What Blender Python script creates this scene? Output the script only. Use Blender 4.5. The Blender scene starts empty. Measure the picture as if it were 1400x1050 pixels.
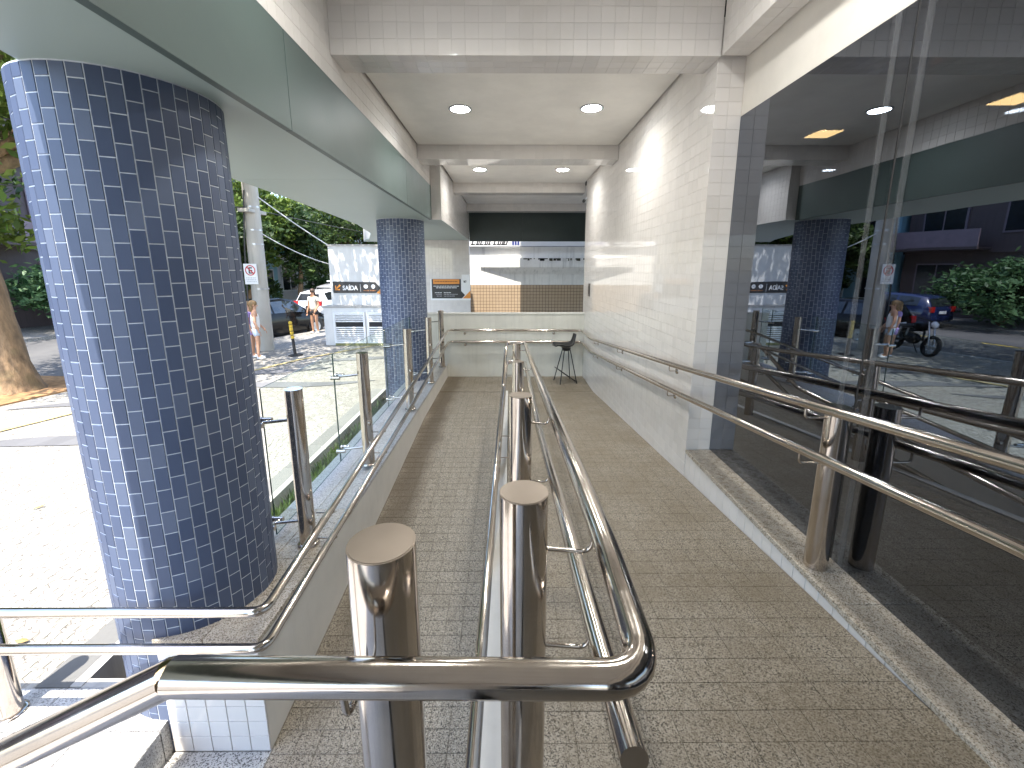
import bpy, bmesh, math, random
from mathutils import Vector, Matrix
R = math.radians
random.seed(7)
SC = bpy.context.scene
COL = SC.collection

# ------------------------------------------------------------------ camera
F_PX, CX, CY, HOR = 585.0, 700.0, 483.0, 368.0
PITCH = math.atan((CY - HOR) / F_PX)
YAW = math.atan(4 / F_PX * math.cos(PITCH))
cd = bpy.data.cameras.new('camera')
cam = bpy.data.objects.new('camera', cd)
COL.objects.link(cam)
cd.sensor_width = 36.0
cd.lens = F_PX / 1400 * 36
cd.shift_y = -(525 - CY) / 1400
cd.clip_start, cd.clip_end = 0.02, 2000
cam.rotation_euler = (R(90) - PITCH, 0, -YAW)
SC.camera = cam

# ------------------------------------------------------------------ daylight
SUN_EL = R(70)
TO_SUN = Vector((-.22, -.975, 0)).normalized() * math.cos(SUN_EL) + Vector((0, 0, math.sin(SUN_EL)))
w = bpy.data.worlds.new('World')
SC.world = w
w.use_nodes = True
nt = w.node_tree
nt.nodes.clear()
sky = nt.nodes.new('ShaderNodeTexSky')
sky.sky_type = 'NISHITA'
sky.sun_disc = False
sky.sun_elevation = SUN_EL
sky.sun_rotation = math.atan2(TO_SUN.x, TO_SUN.y)
bg = nt.nodes.new('ShaderNodeBackground')
bg.inputs['Strength'].default_value = 0.12
wo = nt.nodes.new('ShaderNodeOutputWorld')
nt.links.new(sky.outputs[0], bg.inputs[0])
nt.links.new(bg.outputs[0], wo.inputs[0])
sd = bpy.data.lights.new('sun', 'SUN')
sd.energy = 2.0
sd.angle = R(0.5)
sd.color = (1, .94, .85)
sun = bpy.data.objects.new('sun', sd)
COL.objects.link(sun)
sun.rotation_euler = TO_SUN.to_track_quat('Z', 'Y').to_euler()
LAMP_EMIT = 17.0
LAMP_WATT = 2.8
SC.view_settings.view_transform = 'Standard'
SC.view_settings.look = 'None'
SC.view_settings.exposure = 2.8
SC.view_settings.gamma = 1
SC.view_settings.use_curve_mapping = False
SC.render.engine = 'CYCLES'
SC.cycles.use_denoising = True
SC.cycles.max_bounces = 10
SC.cycles.diffuse_bounces = 6
SC.cycles.glossy_bounces = 6
SC.cycles.transparent_max_bounces = 16
SC.cycles.sample_clamp_indirect = 8

PAV = -2.45          # street pavement level (the camera is the origin)
FOOT = -2.645        # floor at the foot of the ramps
ZC, ZB = 1.764, 1.573  # ceiling, underside of the beams
ZS = 0.838           # soffit over the pavement


# ------------------------------------------------------------------ helpers
def px(p):
    c, s = math.cos(YAW), math.sin(YAW)
    X = c * p[0] - s * p[1]
    Y = s * p[0] + c * p[1]
    F = Y * math.cos(PITCH) - p[2] * math.sin(PITCH)
    U = Y * math.sin(PITCH) + p[2] * math.cos(PITCH)
    if F < .05:
        return None
    return CX + F_PX * X / F, CY - F_PX * U / F, F


def link(name, data, parent=None):
    o = bpy.data.objects.new(name, data)
    COL.objects.link(o)
    if parent is not None:
        o.parent = parent
    return o


def tag(o, label=None, cat=None, group=None, kind=None):
    if label:
        o['label'] = label
    if cat:
        o['category'] = cat
    if group:
        o['group'] = group
    if kind:
        o['kind'] = kind
    return o


def thing(name, label, cat, group=None, kind=None):
    return tag(link(name, None), label, cat, group, kind)


class MB:
    """Collects shapes; build() links them as one mesh object."""
    def __init__(s):
        s.v, s.f, s.sm, s.mi = [], [], [], []

    def add(s, vs, fs, smooth=False, mi=0):
        b = len(s.v)
        s.v += [tuple(v) for v in vs]
        s.f += [tuple(i + b for i in f) for f in fs]
        s.sm += [smooth] * len(fs)
        s.mi += [mi] * len(fs)
        return s

    def box(s, x0, x1, y0, y1, z0, z1, mi=0):
        vs = [(x, y, z) for z in (z0, z1) for y in (y0, y1) for x in (x0, x1)]
        return s.add(vs, [(0, 2, 3, 1), (4, 5, 7, 6), (0, 1, 5, 4), (2, 6, 7, 3), (0, 4, 6, 2), (1, 3, 7, 5)], mi=mi)

    def obox(s, c, ax, ay, az, mi=0):
        c, ax, ay, az = map(Vector, (c, ax, ay, az))
        vs = [c + i * ax + j * ay + k * az for k in (-1, 1) for j in (-1, 1) for i in (-1, 1)]
        return s.add(vs, [(0, 2, 3, 1), (4, 5, 7, 6), (0, 1, 5, 4), (2, 6, 7, 3), (0, 4, 6, 2), (1, 3, 7, 5)], mi=mi)

    def prism(s, pts, z0, z1, mi=0):
        n = len(pts)
        vs = [(p[0], p[1], z0) for p in pts] + [(p[0], p[1], z1) for p in pts]
        a = sum(pts[i][0] * pts[(i + 1) % n][1] - pts[(i + 1) % n][0] * pts[i][1] for i in range(n))
        top, bot = tuple(range(n, 2 * n)), tuple(reversed(range(n)))
        sides = [(i, (i + 1) % n, n + (i + 1) % n, n + i) for i in range(n)]
        fs = [top, bot] + sides
        if a < 0:
            fs = [tuple(reversed(f)) for f in fs]
        return s.add(vs, fs, mi=mi)

    def cyl(s, a, b, r0, r1=None, n=20, caps=True, mi=0):
        a, b = Vector(a), Vector(b)
        r1 = r0 if r1 is None else r1
        q = (b - a).to_track_quat('Z', 'Y')
        ring = [q @ Vector((math.cos(2 * math.pi * i / n), math.sin(2 * math.pi * i / n), 0)) for i in range(n)]
        s.add([a + r0 * k for k in ring] + [b + r1 * k for k in ring],
              [(i, (i + 1) % n, n + (i + 1) % n, n + i) for i in range(n)], True, mi)
        if caps:
            s.add([a + r0 * k for k in ring], [tuple(reversed(range(n)))], mi=mi)
            s.add([b + r1 * k for k in ring], [tuple(range(n))], mi=mi)
        return s

    def lathe(s, c, prof, n=24, axis=(0, 0, 1), mi=0):
        c = Vector(c)
        q = Vector(axis).to_track_quat('Z', 'Y')
        vs, fs = [], []
        for (r, z) in prof:
            vs += [c + q @ Vector((r * math.cos(2 * math.pi * i / n), r * math.sin(2 * math.pi * i / n), z)) for i in range(n)]
        for k in range(len(prof) - 1):
            fs += [(k * n + i, k * n + (i + 1) % n, (k + 1) * n + (i + 1) % n, (k + 1) * n + i) for i in range(n)]
        return s.add(vs, fs, True, mi)

    def tube(s, pts, r, fillet=0.0, n=14, caps=True, mi=0):
        P = [Vector(p) for p in pts]
        path = [P[0]]
        for i in range(1, len(P) - 1):
            d0, d1 = P[i - 1] - P[i], P[i + 1] - P[i]
            k = min(fillet, d0.length * .45, d1.length * .45)
            if fillet <= 0 or k < 1e-4:
                path.append(P[i])
                continue
            a, b = P[i] + d0.normalized() * k, P[i] + d1.normalized() * k
            m = 7
            for j in range(m + 1):
                t = j / m
                path.append(a.lerp(P[i], t).lerp(P[i].lerp(b, t), t))
        path.append(P[-1])
        up = Vector((0, 0, 1))
        T0 = (path[1] - path[0]).normalized()
        if abs(T0.dot(up)) > .95:
            up = Vector((0, 1, 0))
        nrm = (up - T0 * up.dot(T0)).normalized()
        rings = []
        for i, p in enumerate(path):
            if i == 0:
                T = T0
            elif i == len(path) - 1:
                T = (path[-1] - path[-2]).normalized()
            else:
                T = ((path[i] - path[i - 1]).normalized() + (path[i + 1] - path[i]).normalized()).normalized()
            nrm = (nrm - T * nrm.dot(T)).normalized()
            bn = T.cross(nrm)
            rings.append([p + r * (math.cos(2 * math.pi * j / n) * nrm + math.sin(2 * math.pi * j / n) * bn) for j in range(n)])
        vs = [v for rg in rings for v in rg]
        fs = [(k * n + j, k * n + (j + 1) % n, (k + 1) * n + (j + 1) % n, (k + 1) * n + j) for k in range(len(rings) - 1) for j in range(n)]
        s.add(vs, fs, True, mi)
        if caps:
            s.add(rings[0], [tuple(reversed(range(n)))], mi=mi)
            s.add(rings[-1], [tuple(range(n))], mi=mi)
        return s

    def ball(s, c, rx, ry=None, rz=None, n=12, mi=0):
        ry = ry or rx
        rz = rz or rx
        c = Vector(c)
        vs, fs = [], []
        m = n // 2
        for k in range(m + 1):
            a = math.pi * (k / m) * .998 + .001 - math.pi / 2
            vs += [c + Vector((rx * math.cos(a) * math.cos(2 * math.pi * i / n), ry * math.cos(a) * math.sin(2 * math.pi * i / n), rz * math.sin(a))) for i in range(n)]
        for k in range(m):
            fs += [(k * n + i, k * n + (i + 1) % n, (k + 1) * n + (i + 1) % n, (k + 1) * n + i) for i in range(n)]
        return s.add(vs, fs, True, mi)

    def mesh(s, name, mats):
        me = bpy.data.meshes.new(name)
        me.from_pydata(s.v, [], s.f)
        me.polygons.foreach_set('use_smooth', s.sm)
        for m in (mats if isinstance(mats, (list, tuple)) else [mats]):
            me.materials.append(m)
        me.polygons.foreach_set('material_index', s.mi)
        me.update()
        return me

    def build(s, name, mats, parent=None, **k):
        return tag(link(name, s.mesh(name, mats), parent), **k)


def bevel(o, wd=.004, seg=2):
    m = o.modifiers.new('edge', 'BEVEL')
    m.width = wd
    m.segments = seg
    m.limit_method = 'ANGLE'
    m.angle_limit = R(40)
    return o


# ------------------------------------------------------------------ materials
class NT:
    def __init__(s, name):
        s.m = bpy.data.materials.new(name)
        s.m.use_nodes = True
        s.t = s.m.node_tree
        s.b = s.t.nodes['Principled BSDF']
        s.out = s.t.nodes['Material Output']

    def n(s, typ, **k):
        nd = s.t.nodes.new(typ)
        for a, v in k.items():
            if a.startswith('i_'):
                nd.inputs[a[2:]].default_value = v
            else:
                setattr(nd, a, v)
        return nd

    def l(s, a, b):
        s.t.links.new(a, b)

    def pos(s):
        if not hasattr(s, '_p'):
            s._p = s.n('ShaderNodeNewGeometry')
        return s._p.outputs['Position']

    def noise(s, scale, detail=4, rough=.55, vec=None, stretch=None):
        nd = s.n('ShaderNodeTexNoise')
        nd.inputs['Scale'].default_value = scale
        nd.inputs['Detail'].default_value = detail
        nd.inputs['Roughness'].default_value = rough
        v = vec or s.pos()
        if stretch:
            mp = s.n('ShaderNodeMapping')
            mp.inputs['Scale'].default_value = stretch
            s.l(v, mp.inputs['Vector'])
            v = mp.outputs[0]
        s.l(v, nd.inputs['Vector'])
        return nd.outputs['Fac']

    def ramp(s, fac, stops):
        r = s.n('ShaderNodeValToRGB')
        el = r.color_ramp.elements
        while len(el) < len(stops):
            el.new(.5)
        for e, (p, c) in zip(el, stops):
            e.position = p
            e.color = (c, c, c, 1) if isinstance(c, (int, float)) else (*c, 1)
        s.l(fac, r.inputs[0])
        return r.outputs[0]

    def mix(s, a, b, fac, mode='MIX'):
        m = s.n('ShaderNodeMix', data_type='RGBA', blend_type=mode)
        for sock, v in ((m.inputs[6], a), (m.inputs[7], b), (m.inputs[0], fac)):
            if isinstance(v, (int, float)):
                sock.default_value = v
            elif isinstance(v, (tuple, list)):
                sock.default_value = (*v, 1)
            else:
                s.l(v, sock)
        return m.outputs[2]

    def math(s, op, a, b=0.0, clamp=False):
        m = s.n('ShaderNodeMath', operation=op, use_clamp=clamp)
        for i, v in enumerate((a, b)):
            if isinstance(v, (int, float)):
                m.inputs[i].default_value = v
            else:
                s.l(v, m.inputs[i])
        return m.outputs[0]

    def rnd(s):
        oi = s.n('ShaderNodeObjectInfo')
        s.pos()
        return s.math('FRACT', s.math('ADD', oi.outputs['Random'], s._p.outputs['Random Per Island']))

    def bump(s, h, strength=.3, dist=.01):
        b = s.n('ShaderNodeBump')
        b.inputs['Strength'].default_value = strength
        b.inputs['Distance'].default_value = dist
        s.l(h, b.inputs['Height'])
        s.l(b.outputs[0], s.b.inputs['Normal'])

    def set(s, **k):
        for a, v in k.items():
            nm = {'color': 'Base Color', 'rough': 'Roughness', 'metal': 'Metallic', 'coat': 'Coat Weight', 'coatr': 'Coat Roughness',
                  'spec': 'Specular IOR Level', 'ecol': 'Emission Color', 'emit': 'Emission Strength', 'sss': 'Subsurface Weight', 'trans': 'Transmission Weight'}[a]
            sk = s.b.inputs[nm]
            if isinstance(v, (int, float)):
                sk.default_value = v
            elif isinstance(v, (tuple, list)):
                sk.default_value = (*v, 1)
            else:
                s.l(v, sk)
        return s


def simple(name, c, rough=.5, metal=0., var=.12, scale=3., coat=0., bump=0., bscale=60):
    t = NT(name)
    n = t.noise(scale, 5, .6)
    col = t.ramp(n, [(.3, tuple(max(0, x * (1 - var)) for x in c)), (.7, tuple(min(1, x * (1 + var)) for x in c))])
    rr = t.math('ADD', t.math('MULTIPLY', t.noise(scale * 4, 3), .12), rough - .06)
    t.set(color=col, rough=rr, metal=metal, coat=coat)
    if bump:
        t.bump(t.noise(bscale, 4), bump, .004)
    return t.m


def m_steel():
    t = NT('stainless_steel')
    f = t.noise(30, 3, .5, stretch=(1, .04, 1))
    n = t.noise(9, 4)
    t.set(color=t.ramp(n, [(.3, (.53, .475, .42)), (.7, (.62, .56, .50))]), metal=1.0,
          rough=t.math('ADD', t.math('MULTIPLY', n, .10), t.math('ADD', t.math('MULTIPLY', f, .05), .05)))
    sm = t.noise(5.5, 6, .7)
    g = t.noise(180, 2, .5, stretch=(1, 1, .06))
    t.set(rough=t.math('ADD', t.math('ADD', t.math('MULTIPLY', g, .08), .075), t.ramp(sm, [(.5, 0), (.72, .16)])))
    t.bump(t.noise(14, 2), .02, .004)
    return t.m


def m_bluetile():
    t = NT('blue_ceramic')
    r = t.rnd()
    c = t.ramp(r, [(0, (.056, .076, .132)), (.5, (.073, .096, .160)), (.85, (.092, .118, .186)), (1, (.122, .148, .212))])
    n = t.noise(60, 4)
    t.set(color=t.mix(c, (.085, .108, .175), t.math('MULTIPLY', n, .3)), rough=t.math('ADD', t.math('MULTIPLY', t.noise(8, 3), .14), .36), spec=.35)
    t.bump(t.noise(25, 3), .06, .004)
    return t.m


def m_whitetile(name='white_ceramic', c=(.72, .685, .65)):
    t = NT(name)
    r = t.rnd()
    col = t.ramp(r, [(0, tuple(x * .955 for x in c)), (1, tuple(min(1, x * 1.03) for x in c))])
    d = t.noise(1.3, 5, .65)
    col = t.mix(col, tuple(x * f for x, f in zip(c, (.82, .80, .74))), t.ramp(d, [(.55, 0), (.8, .45)]))
    t.set(color=col, rough=t.math('ADD', t.math('MULTIPLY', t.noise(6, 3), .03), .02), spec=.5)
    t.bump(t.noise(9, 2), .012, .01)
    return t.m


def m_granite(name, lo, mid, hi, scale=240, rough=.45, stain=None, cloud=.55):
    t = NT(name)
    v = t.n('ShaderNodeTexVoronoi', feature='F1')
    v.inputs['Scale'].default_value = scale
    t.l(t.pos(), v.inputs['Vector'])
    sep = t.n('ShaderNodeSeparateColor')
    t.l(v.outputs['Color'], sep.inputs[0])
    col = t.ramp(sep.outputs[0], [(0, lo), (.19, lo), (.26, mid), (.64, mid), (.72, hi), (1, hi)])
    big = t.noise(3.2, 6, .65)
    col = t.mix(col, tuple(x * .60 for x in mid), t.ramp(big, [(.48, 0), (.78, cloud)]))
    r = t.rnd()
    col = t.mix(col, (1, 1, 1), t.ramp(r, [(0, 0), (1, .07)]), 'ADD') if False else t.mix(col, tuple(x * .75 for x in mid), t.ramp(r, [(.5, 0), (1, .22)]))
    if stain:
        col = stain(t, col)
    t.set(color=col, rough=t.math('ADD', t.math('MULTIPLY', t.noise(20, 3), .2), rough - .1))
    t.bump(v.outputs['Distance'], .07, .003)
    return t.m


def ramp_stain(t, col):
    sx = t.n('ShaderNodeSeparateXYZ')
    t.l(t.pos(), sx.inputs[0])
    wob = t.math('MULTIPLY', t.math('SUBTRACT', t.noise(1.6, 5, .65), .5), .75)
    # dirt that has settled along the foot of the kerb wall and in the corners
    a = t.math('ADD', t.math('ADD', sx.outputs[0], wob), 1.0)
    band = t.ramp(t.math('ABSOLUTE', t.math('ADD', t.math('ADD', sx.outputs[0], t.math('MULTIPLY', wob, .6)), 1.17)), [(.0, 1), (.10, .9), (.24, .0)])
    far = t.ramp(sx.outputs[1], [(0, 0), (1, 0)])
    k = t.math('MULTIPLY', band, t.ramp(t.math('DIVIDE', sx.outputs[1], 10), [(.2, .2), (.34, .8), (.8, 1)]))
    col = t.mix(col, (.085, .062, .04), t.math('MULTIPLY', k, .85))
    # ochre traffic grime on the right-hand ramp and the landing
    g = t.ramp(t.math('DIVIDE', t.math('ADD', sx.outputs[0], 2), 4), [(.50, 0), (.56, 1)])
    g2 = t.math('MULTIPLY', g, t.ramp(t.noise(2.2, 6, .7), [(.36, .12), (.66, .66)]))
    col = t.mix(col, (.155, .120, .072), g2)
    end = t.math('MULTIPLY', t.ramp(t.math('DIVIDE', sx.outputs[1], 10), [(.62, 0), (.86, 1)]), t.ramp(t.noise(3.1, 5, .7), [(.35, .15), (.7, .7)]))
    return t.mix(col, (.13, .10, .06), end)


def m_stone_pav(name, c):
    t = NT(name)
    r = t.rnd()
    col = t.ramp(r, [(0, tuple(x * .72 for x in c)), (.6, c), (1, tuple(min(1, x * 1.15) for x in c))])
    n = t.noise(40, 5)
    col = t.mix(col, tuple(x * .6 for x in c), t.ramp(n, [(.5, 0), (.8, .5)]))
    t.set(color=col, rough=.75)
    t.bump(n, .3, .004)
    return t.m


def m_pavement():
    t = NT('mosaic_pavement')
    v = t.n('ShaderNodeTexVoronoi', feature='DISTANCE_TO_EDGE')
    v.inputs['Scale'].default_value = 17
    t.l(t.pos(), v.inputs['Vector'])
    v2 = t.n('ShaderNodeTexVoronoi', feature='F1')
    v2.inputs['Scale'].default_value = 17
    t.l(t.pos(), v2.inputs['Vector'])
    sep = t.n('ShaderNodeSeparateColor')
    t.l(v2.outputs['Color'], sep.inputs[0])
    st = t.ramp(sep.outputs[0], [(0, (.20, .188, .167)), (1, (.31, .298, .27))])
    col = t.mix((.07, .06, .05), st, t.ramp(v.outputs['Distance'], [(.01, 0), (.055, 1)]))
    col = t.mix(col, (.24, .21, .17), t.ramp(t.noise(.5, 6, .65), [(.5, 0), (.75, .5)]))
    t.set(color=col, rough=.8)
    t.bump(v.outputs['Distance'], .4, .02)
    return t.m


def m_asphalt():
    t = NT('asphalt')
    n = t.noise(120, 4)
    col = t.ramp(n, [(.3, (.055, .055, .057)), (.7, (.105, .103, .10))])
    col = t.mix(col, (.15, .145, .135), t.ramp(t.noise(.35, 6, .6), [(.45, 0), (.75, .7)]))
    t.set(color=col, rough=.85)
    t.bump(n, .3, .004)
    return t.m


def m_leaf(name, a, b):
    t = NT(name)
    r = t.rnd()
    col = t.ramp(r, [(0, tuple(x * .6 for x in a)), (.55, a), (1, b)])
    col = t.mix(col, b, t.ramp(t.noise(.7, 3), [(.45, 0), (.7, .5)]))
    t.set(color=col, rough=.5, spec=.35)
    tr = t.n('ShaderNodeBsdfTranslucent')
    t.l(col, tr.inputs['Color'])
    mx = t.n('ShaderNodeMixShader')
    mx.inputs[0].default_value = .28
    t.l(t.b.outputs[0], mx.inputs[1])
    t.l(tr.outputs[0], mx.inputs[2])
    t.l(mx.outputs[0], t.out.inputs[0])
    return t.m


def m_bark(name, c):
    t = NT(name)
    n = t.noise(9, 6, .65, stretch=(1, 1, .35))
    col = t.ramp(n, [(.3, tuple(x * .5 for x in c)), (.55, c), (.75, tuple(x * 1.35 for x in c))])
    col = t.mix(col, (.07, .085, .03), t.ramp(t.noise(1.7, 5), [(.5, 0), (.7, .6)]))
    t.set(color=col, rough=.85)
    t.bump(n, .8, .04)
    return t.m


def m_clear():
    t = NT('clear_glass')
    tr = t.n('ShaderNodeBsdfTransparent')
    tr.inputs[0].default_value = (.93, .97, .95, 1)
    gl = t.n('ShaderNodeBsdfGlossy')
    gl.inputs['Roughness'].default_value = .02
    fr = t.n('ShaderNodeFresnel')
    fr.inputs[0].default_value = 1.5
    mx = t.n('ShaderNodeMixShader')
    t.pos()
    t.l(t.math('MULTIPLY', t.math('MULTIPLY', fr.outputs[0], .9), t.math('SUBTRACT', 1.0, t._p.outputs['Backfacing'])), mx.inputs[0])
    t.l(tr.outputs[0], mx.inputs[1])
    t.l(gl.outputs[0], mx.inputs[2])
    t.l(mx.outputs[0], t.out.inputs[0])
    return t.m


def m_darkglass():
    t = NT('tinted_mirror_glass')
    tr = t.n('ShaderNodeBsdfTransparent')
    tr.inputs[0].default_value = (.05, .054, .06, 1)
    gl = t.n('ShaderNodeBsdfGlossy')
    gl.inputs['Roughness'].default_value = .006
    gl.inputs['Color'].default_value = (.80, .87, 1.0, 1)
    lw = t.n('ShaderNodeLayerWeight')
    lw.inputs[0].default_value = .35
    d = t.noise(1.1, 5, .6)
    fac = t.math('ADD', t.math('MULTIPLY', lw.outputs['Fresnel'], 1.05), .16)
    fac = t.math('MULTIPLY', fac, t.math('SUBTRACT', 1.0, t._p.outputs['Backfacing']))
    bp = t.n('ShaderNodeBump')
    bp.inputs['Strength'].default_value = .012
    bp.inputs['Distance'].default_value = .05
    t.l(t.noise(1.6, 2), bp.inputs['Height'])
    t.l(bp.outputs[0], gl.inputs['Normal'])
    mx = t.n('ShaderNodeMixShader')
    t.l(fac, mx.inputs[0])
    t.l(tr.outputs[0], mx.inputs[1])
    t.l(gl.outputs[0], mx.inputs[2])
    # thin layer of dust
    df = t.n('ShaderNodeBsdfDiffuse')
    df.inputs[0].default_value = (.35, .34, .32, 1)
    mx2 = t.n('ShaderNodeMixShader')
    t.l(t.ramp(d, [(.45, .0), (.8, .006)]), mx2.inputs[0])
    t.l(mx.outputs[0], mx2.inputs[1])
    t.l(df.outputs[0], mx2.inputs[2])
    t.l(mx2.outputs[0], t.out.inputs[0])
    return t.m


def m_fin_band():  # faint grey that paints the fins' light bands onto the glass
    t = NT('painted_fin_band')
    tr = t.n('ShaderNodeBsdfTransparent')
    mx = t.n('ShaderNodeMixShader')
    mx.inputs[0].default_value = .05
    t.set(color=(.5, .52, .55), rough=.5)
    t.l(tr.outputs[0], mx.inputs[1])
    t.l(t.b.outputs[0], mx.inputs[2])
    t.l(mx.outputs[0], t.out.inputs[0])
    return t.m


def m_emit(name, c, s):
    t = NT(name)
    t.set(color=(.8, .8, .8), ecol=c, emit=s, rough=.4)
    return t.m


def m_plaster(name, c, streak=0.0):
    t = NT(name)
    n = t.noise(2.2, 6, .65)
    col = t.ramp(n, [(.3, tuple(x * .9 for x in c)), (.7, tuple(min(1, x * 1.04) for x in c))])
    if streak:
        s1 = t.noise(3.5, 5, .7, stretch=(2.5, 2.5, .15))
        col = t.mix(col, tuple(x * .38 for x in c), t.math('MULTIPLY', t.ramp(s1, [(.52, 0), (.75, 1)]), streak))
    t.set(color=col, rough=.6)
    t.bump(t.noise(90, 4), .12, .003)
    return t.m


M = dict(
    steel=m_steel(),
    blue=m_bluetile(),
    white=m_whitetile(),
    grout=simple('white_grout', (.66, .625, .59), .85),
    bluegrout=simple('pale_grout', (.64, .67, .70), .85, var=.15, scale=20),
    floor=m_granite('speckled_floor_tile', (.026, .021, .016), (.275, .235, .18), (.45, .40, .325), 240, .5, ramp_stain, .25),
    floorgrout=m_granite('floor_grout', (.05, .04, .03), (.18, .155, .12), (.28, .25, .20), 240, .8, ramp_stain),
    footfloor=m_granite('foot_floor_tile', (.09, .085, .08), (.42, .41, .39), (.52, .51, .49), 170, .6),
    granite=m_granite('beige_granite', (.11, .085, .06), (.43, .37, .295), (.56, .51, .43), 230, .28),
    greygranite=m_granite('grey_granite', (.16, .15, .14), (.44, .43, .42), (.58, .57, .55), 190, .35),
    kerbpaint=m_plaster('cream_paint', (.66, .635, .585), .12),
    parapet=m_plaster('parapet_paint', (.62, .60, .53), .22),
    ceiling=m_plaster('ceiling_paint', (.80, .775, .73)),
    plaster=m_plaster('cream_plaster', (.76, .72, .655)),
    dark=simple('dark_void', (.025, .025, .027), .8),
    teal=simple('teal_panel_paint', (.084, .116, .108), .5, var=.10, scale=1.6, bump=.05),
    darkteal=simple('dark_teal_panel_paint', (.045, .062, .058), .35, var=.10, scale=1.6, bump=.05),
    soffit=simple('pale_teal_soffit_paint', (.34, .415, .39), .42, var=.05, scale=.6),
    clear=m_clear(),
    glassedge=simple('green_glass_edge', (.035, .07, .058), .25),
    mirror=m_darkglass(),
    fin_band=m_fin_band(),
    lamp=m_emit('lamp_diffuser', (.93, .98, 1.0), LAMP_EMIT),
    warmlamp=m_emit('warm_lamp_diffuser', (1, .58, .20), 75.0),
    rim=simple('lamp_rim', (.36, .40, .42), .35, .3),
    black=simple('black_plastic', (.015, .015, .017), .38),
    blackmetal=simple('black_metal', (.02, .02, .022), .35, .4),
    pave=m_pavement(),
    stone=m_stone_pav('white_stone', (.30, .288, .26)),
    pavejoint=simple('joint_sand', (.20, .175, .14), .9, var=.3, scale=30),
    darkstone=m_stone_pav('grey_stone', (.13, .13, .135)),
    concrete=m_plaster('concrete', (.40, .385, .36), .35),
    road=m_asphalt(),
    soil=simple('soil', (.06, .042, .028), .95, var=.5, scale=14, bump=.6, bscale=40),
    earth=simple('orange_earth', (.30, .17, .075), .95, var=.4, scale=8, bump=.5, bscale=40),
    fadedyellow=simple('faded_yellow_paint', (.42, .34, .16), .8, var=.35, scale=6),
    yellow=simple('yellow_paint', (.62, .42, .04), .6, var=.2, scale=9),
    orange=simple('orange_print', (.78, .30, .05), .5, var=.03),
    signblack=simple('sign_black', (.03, .028, .028), .45, var=.05),
    signwhite=simple('sign_white', (.82, .82, .82), .5, var=.02),
    red=simple('sign_red', (.55, .05, .05), .5, var=.05),
    whitewall=m_plaster('sunlit_white_wall', (.72, .71, .69), .18),
    stainwall=m_plaster('stained_white_wall', (.80, .79, .76), .6),
    tan=m_whitetile('tan_ceramic', (.44, .33, .22)),
    tangrout=simple('brown_grout', (.12, .085, .06), .9),
    whitemetal=simple('white_painted_metal', (.78, .79, .80), .4, var=.05),
    leafA=m_leaf('leaf_mid', (.040, .080, .016), (.10, .15, .03)),
    leafB=m_leaf('leaf_dark', (.028, .060, .015), (.080, .125, .028)),
    leafC=m_leaf('leaf_bright', (.08, .14, .02), (.20, .26, .045)),
    leafD=m_leaf('leaf_blue_green', (.05, .12, .045), (.15, .26, .11)),
    bark=m_bark('grey_brown_bark', (.27, .175, .095)),
    polewood=m_plaster('weathered_concrete_pole', (.46, .43, .38), .5),
    cable=simple('white_cable', (.62, .62, .62), .5),
    darkcable=simple('dark_cable', (.05, .05, .05), .6),
    lightblue=m_plaster('light_blue_render', (.28, .50, .60), .2),
    housewhite=m_plaster('house_white', (.62, .62, .65), .3),
    awning=simple('teal_awning', (.10, .28, .30), .5),
    brown=m_plaster('dark_brown_render', (.10, .075, .075), .4),
    window=simple('window_dark', (.02, .025, .03), .08, var=.3),
    carblack=simple('black_car_paint', (.006, .006, .0065), .25, coat=.25, var=.05),
    carwhite=simple('white_car_paint', (.70, .70, .72), .25, coat=1., var=.04),
    carsilver=simple('silver_car_paint', (.42, .43, .45), .3, .6, coat=1., var=.04),
    carblue=simple('dark_blue_car_paint', (.012, .020, .07), .22, coat=1., var=.05),
    carglass=simple('car_glass', (.02, .024, .027), .06, coat=1., var=.2),
    rubber=simple('rubber', (.018, .018, .018), .8),
    alloy=simple('alloy', (.45, .45, .46), .3, .8),
    shaded_stone=m_stone_pav('shaded_border_stone', (.17, .168, .16)),  # border stone with the shade it lies in put into its grey
    tail=simple('tail_light', (.45, .02, .02), .2, coat=1.),
    head=simple('head_light', (.75, .76, .78), .15, coat=1.),
    skin=simple('skin', (.50, .28, .18), .55, var=.06),
    skin2=simple('tanned_skin', (.42, .22, .13), .55, var=.06),
    hair=simple('brown_hair', (.05, .028, .016), .6),
    hairblond=simple('light_brown_hair', (.24, .15, .07), .6),
    cream=simple('cream_cloth', (.62, .57, .48), .85, bump=.2),
    blackcloth=simple('black_cloth', (.02, .018, .02), .9, bump=.2),
    whitecloth=simple('white_cloth', (.78, .77, .76), .85, bump=.2),
    lilac=simple('lilac_cloth', (.36, .27, .56), .85, bump=.2),
    paleblue=simple('pale_blue_denim', (.50, .58, .68), .85, bump=.2),
    dryleaf=simple('dry_leaf', (.30, .19, .07), .8, var=.4, scale=20),
)


M['carblack'].node_tree.nodes['Principled BSDF'].inputs['Specular IOR Level'].default_value = .12


# ------------------------------------------------------------------ tiling
def tile_mesh(su, sv, th, ch, mat, name='tile'):
    a, b = su / 2, sv / 2
    mb = MB()
    vs = [(-a, -b, -th), (a, -b, -th), (a, b, -th), (-a, b, -th), (-a, -b, -ch), (a, -b, -ch), (a, b, -ch), (-a, b, -ch),
          (-a + ch, -b + ch, 0), (a - ch, -b + ch, 0), (a - ch, b - ch, 0), (-a + ch, b - ch, 0)]
    fs = []
    for k in (0, 4):
        fs += [(k + i, k + (i + 1) % 4, k + 4 + (i + 1) % 4, k + 4 + i) for i in range(4)]
    fs.append((8, 9, 10, 11))
    mb.add(vs, fs)
    return mb


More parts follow.
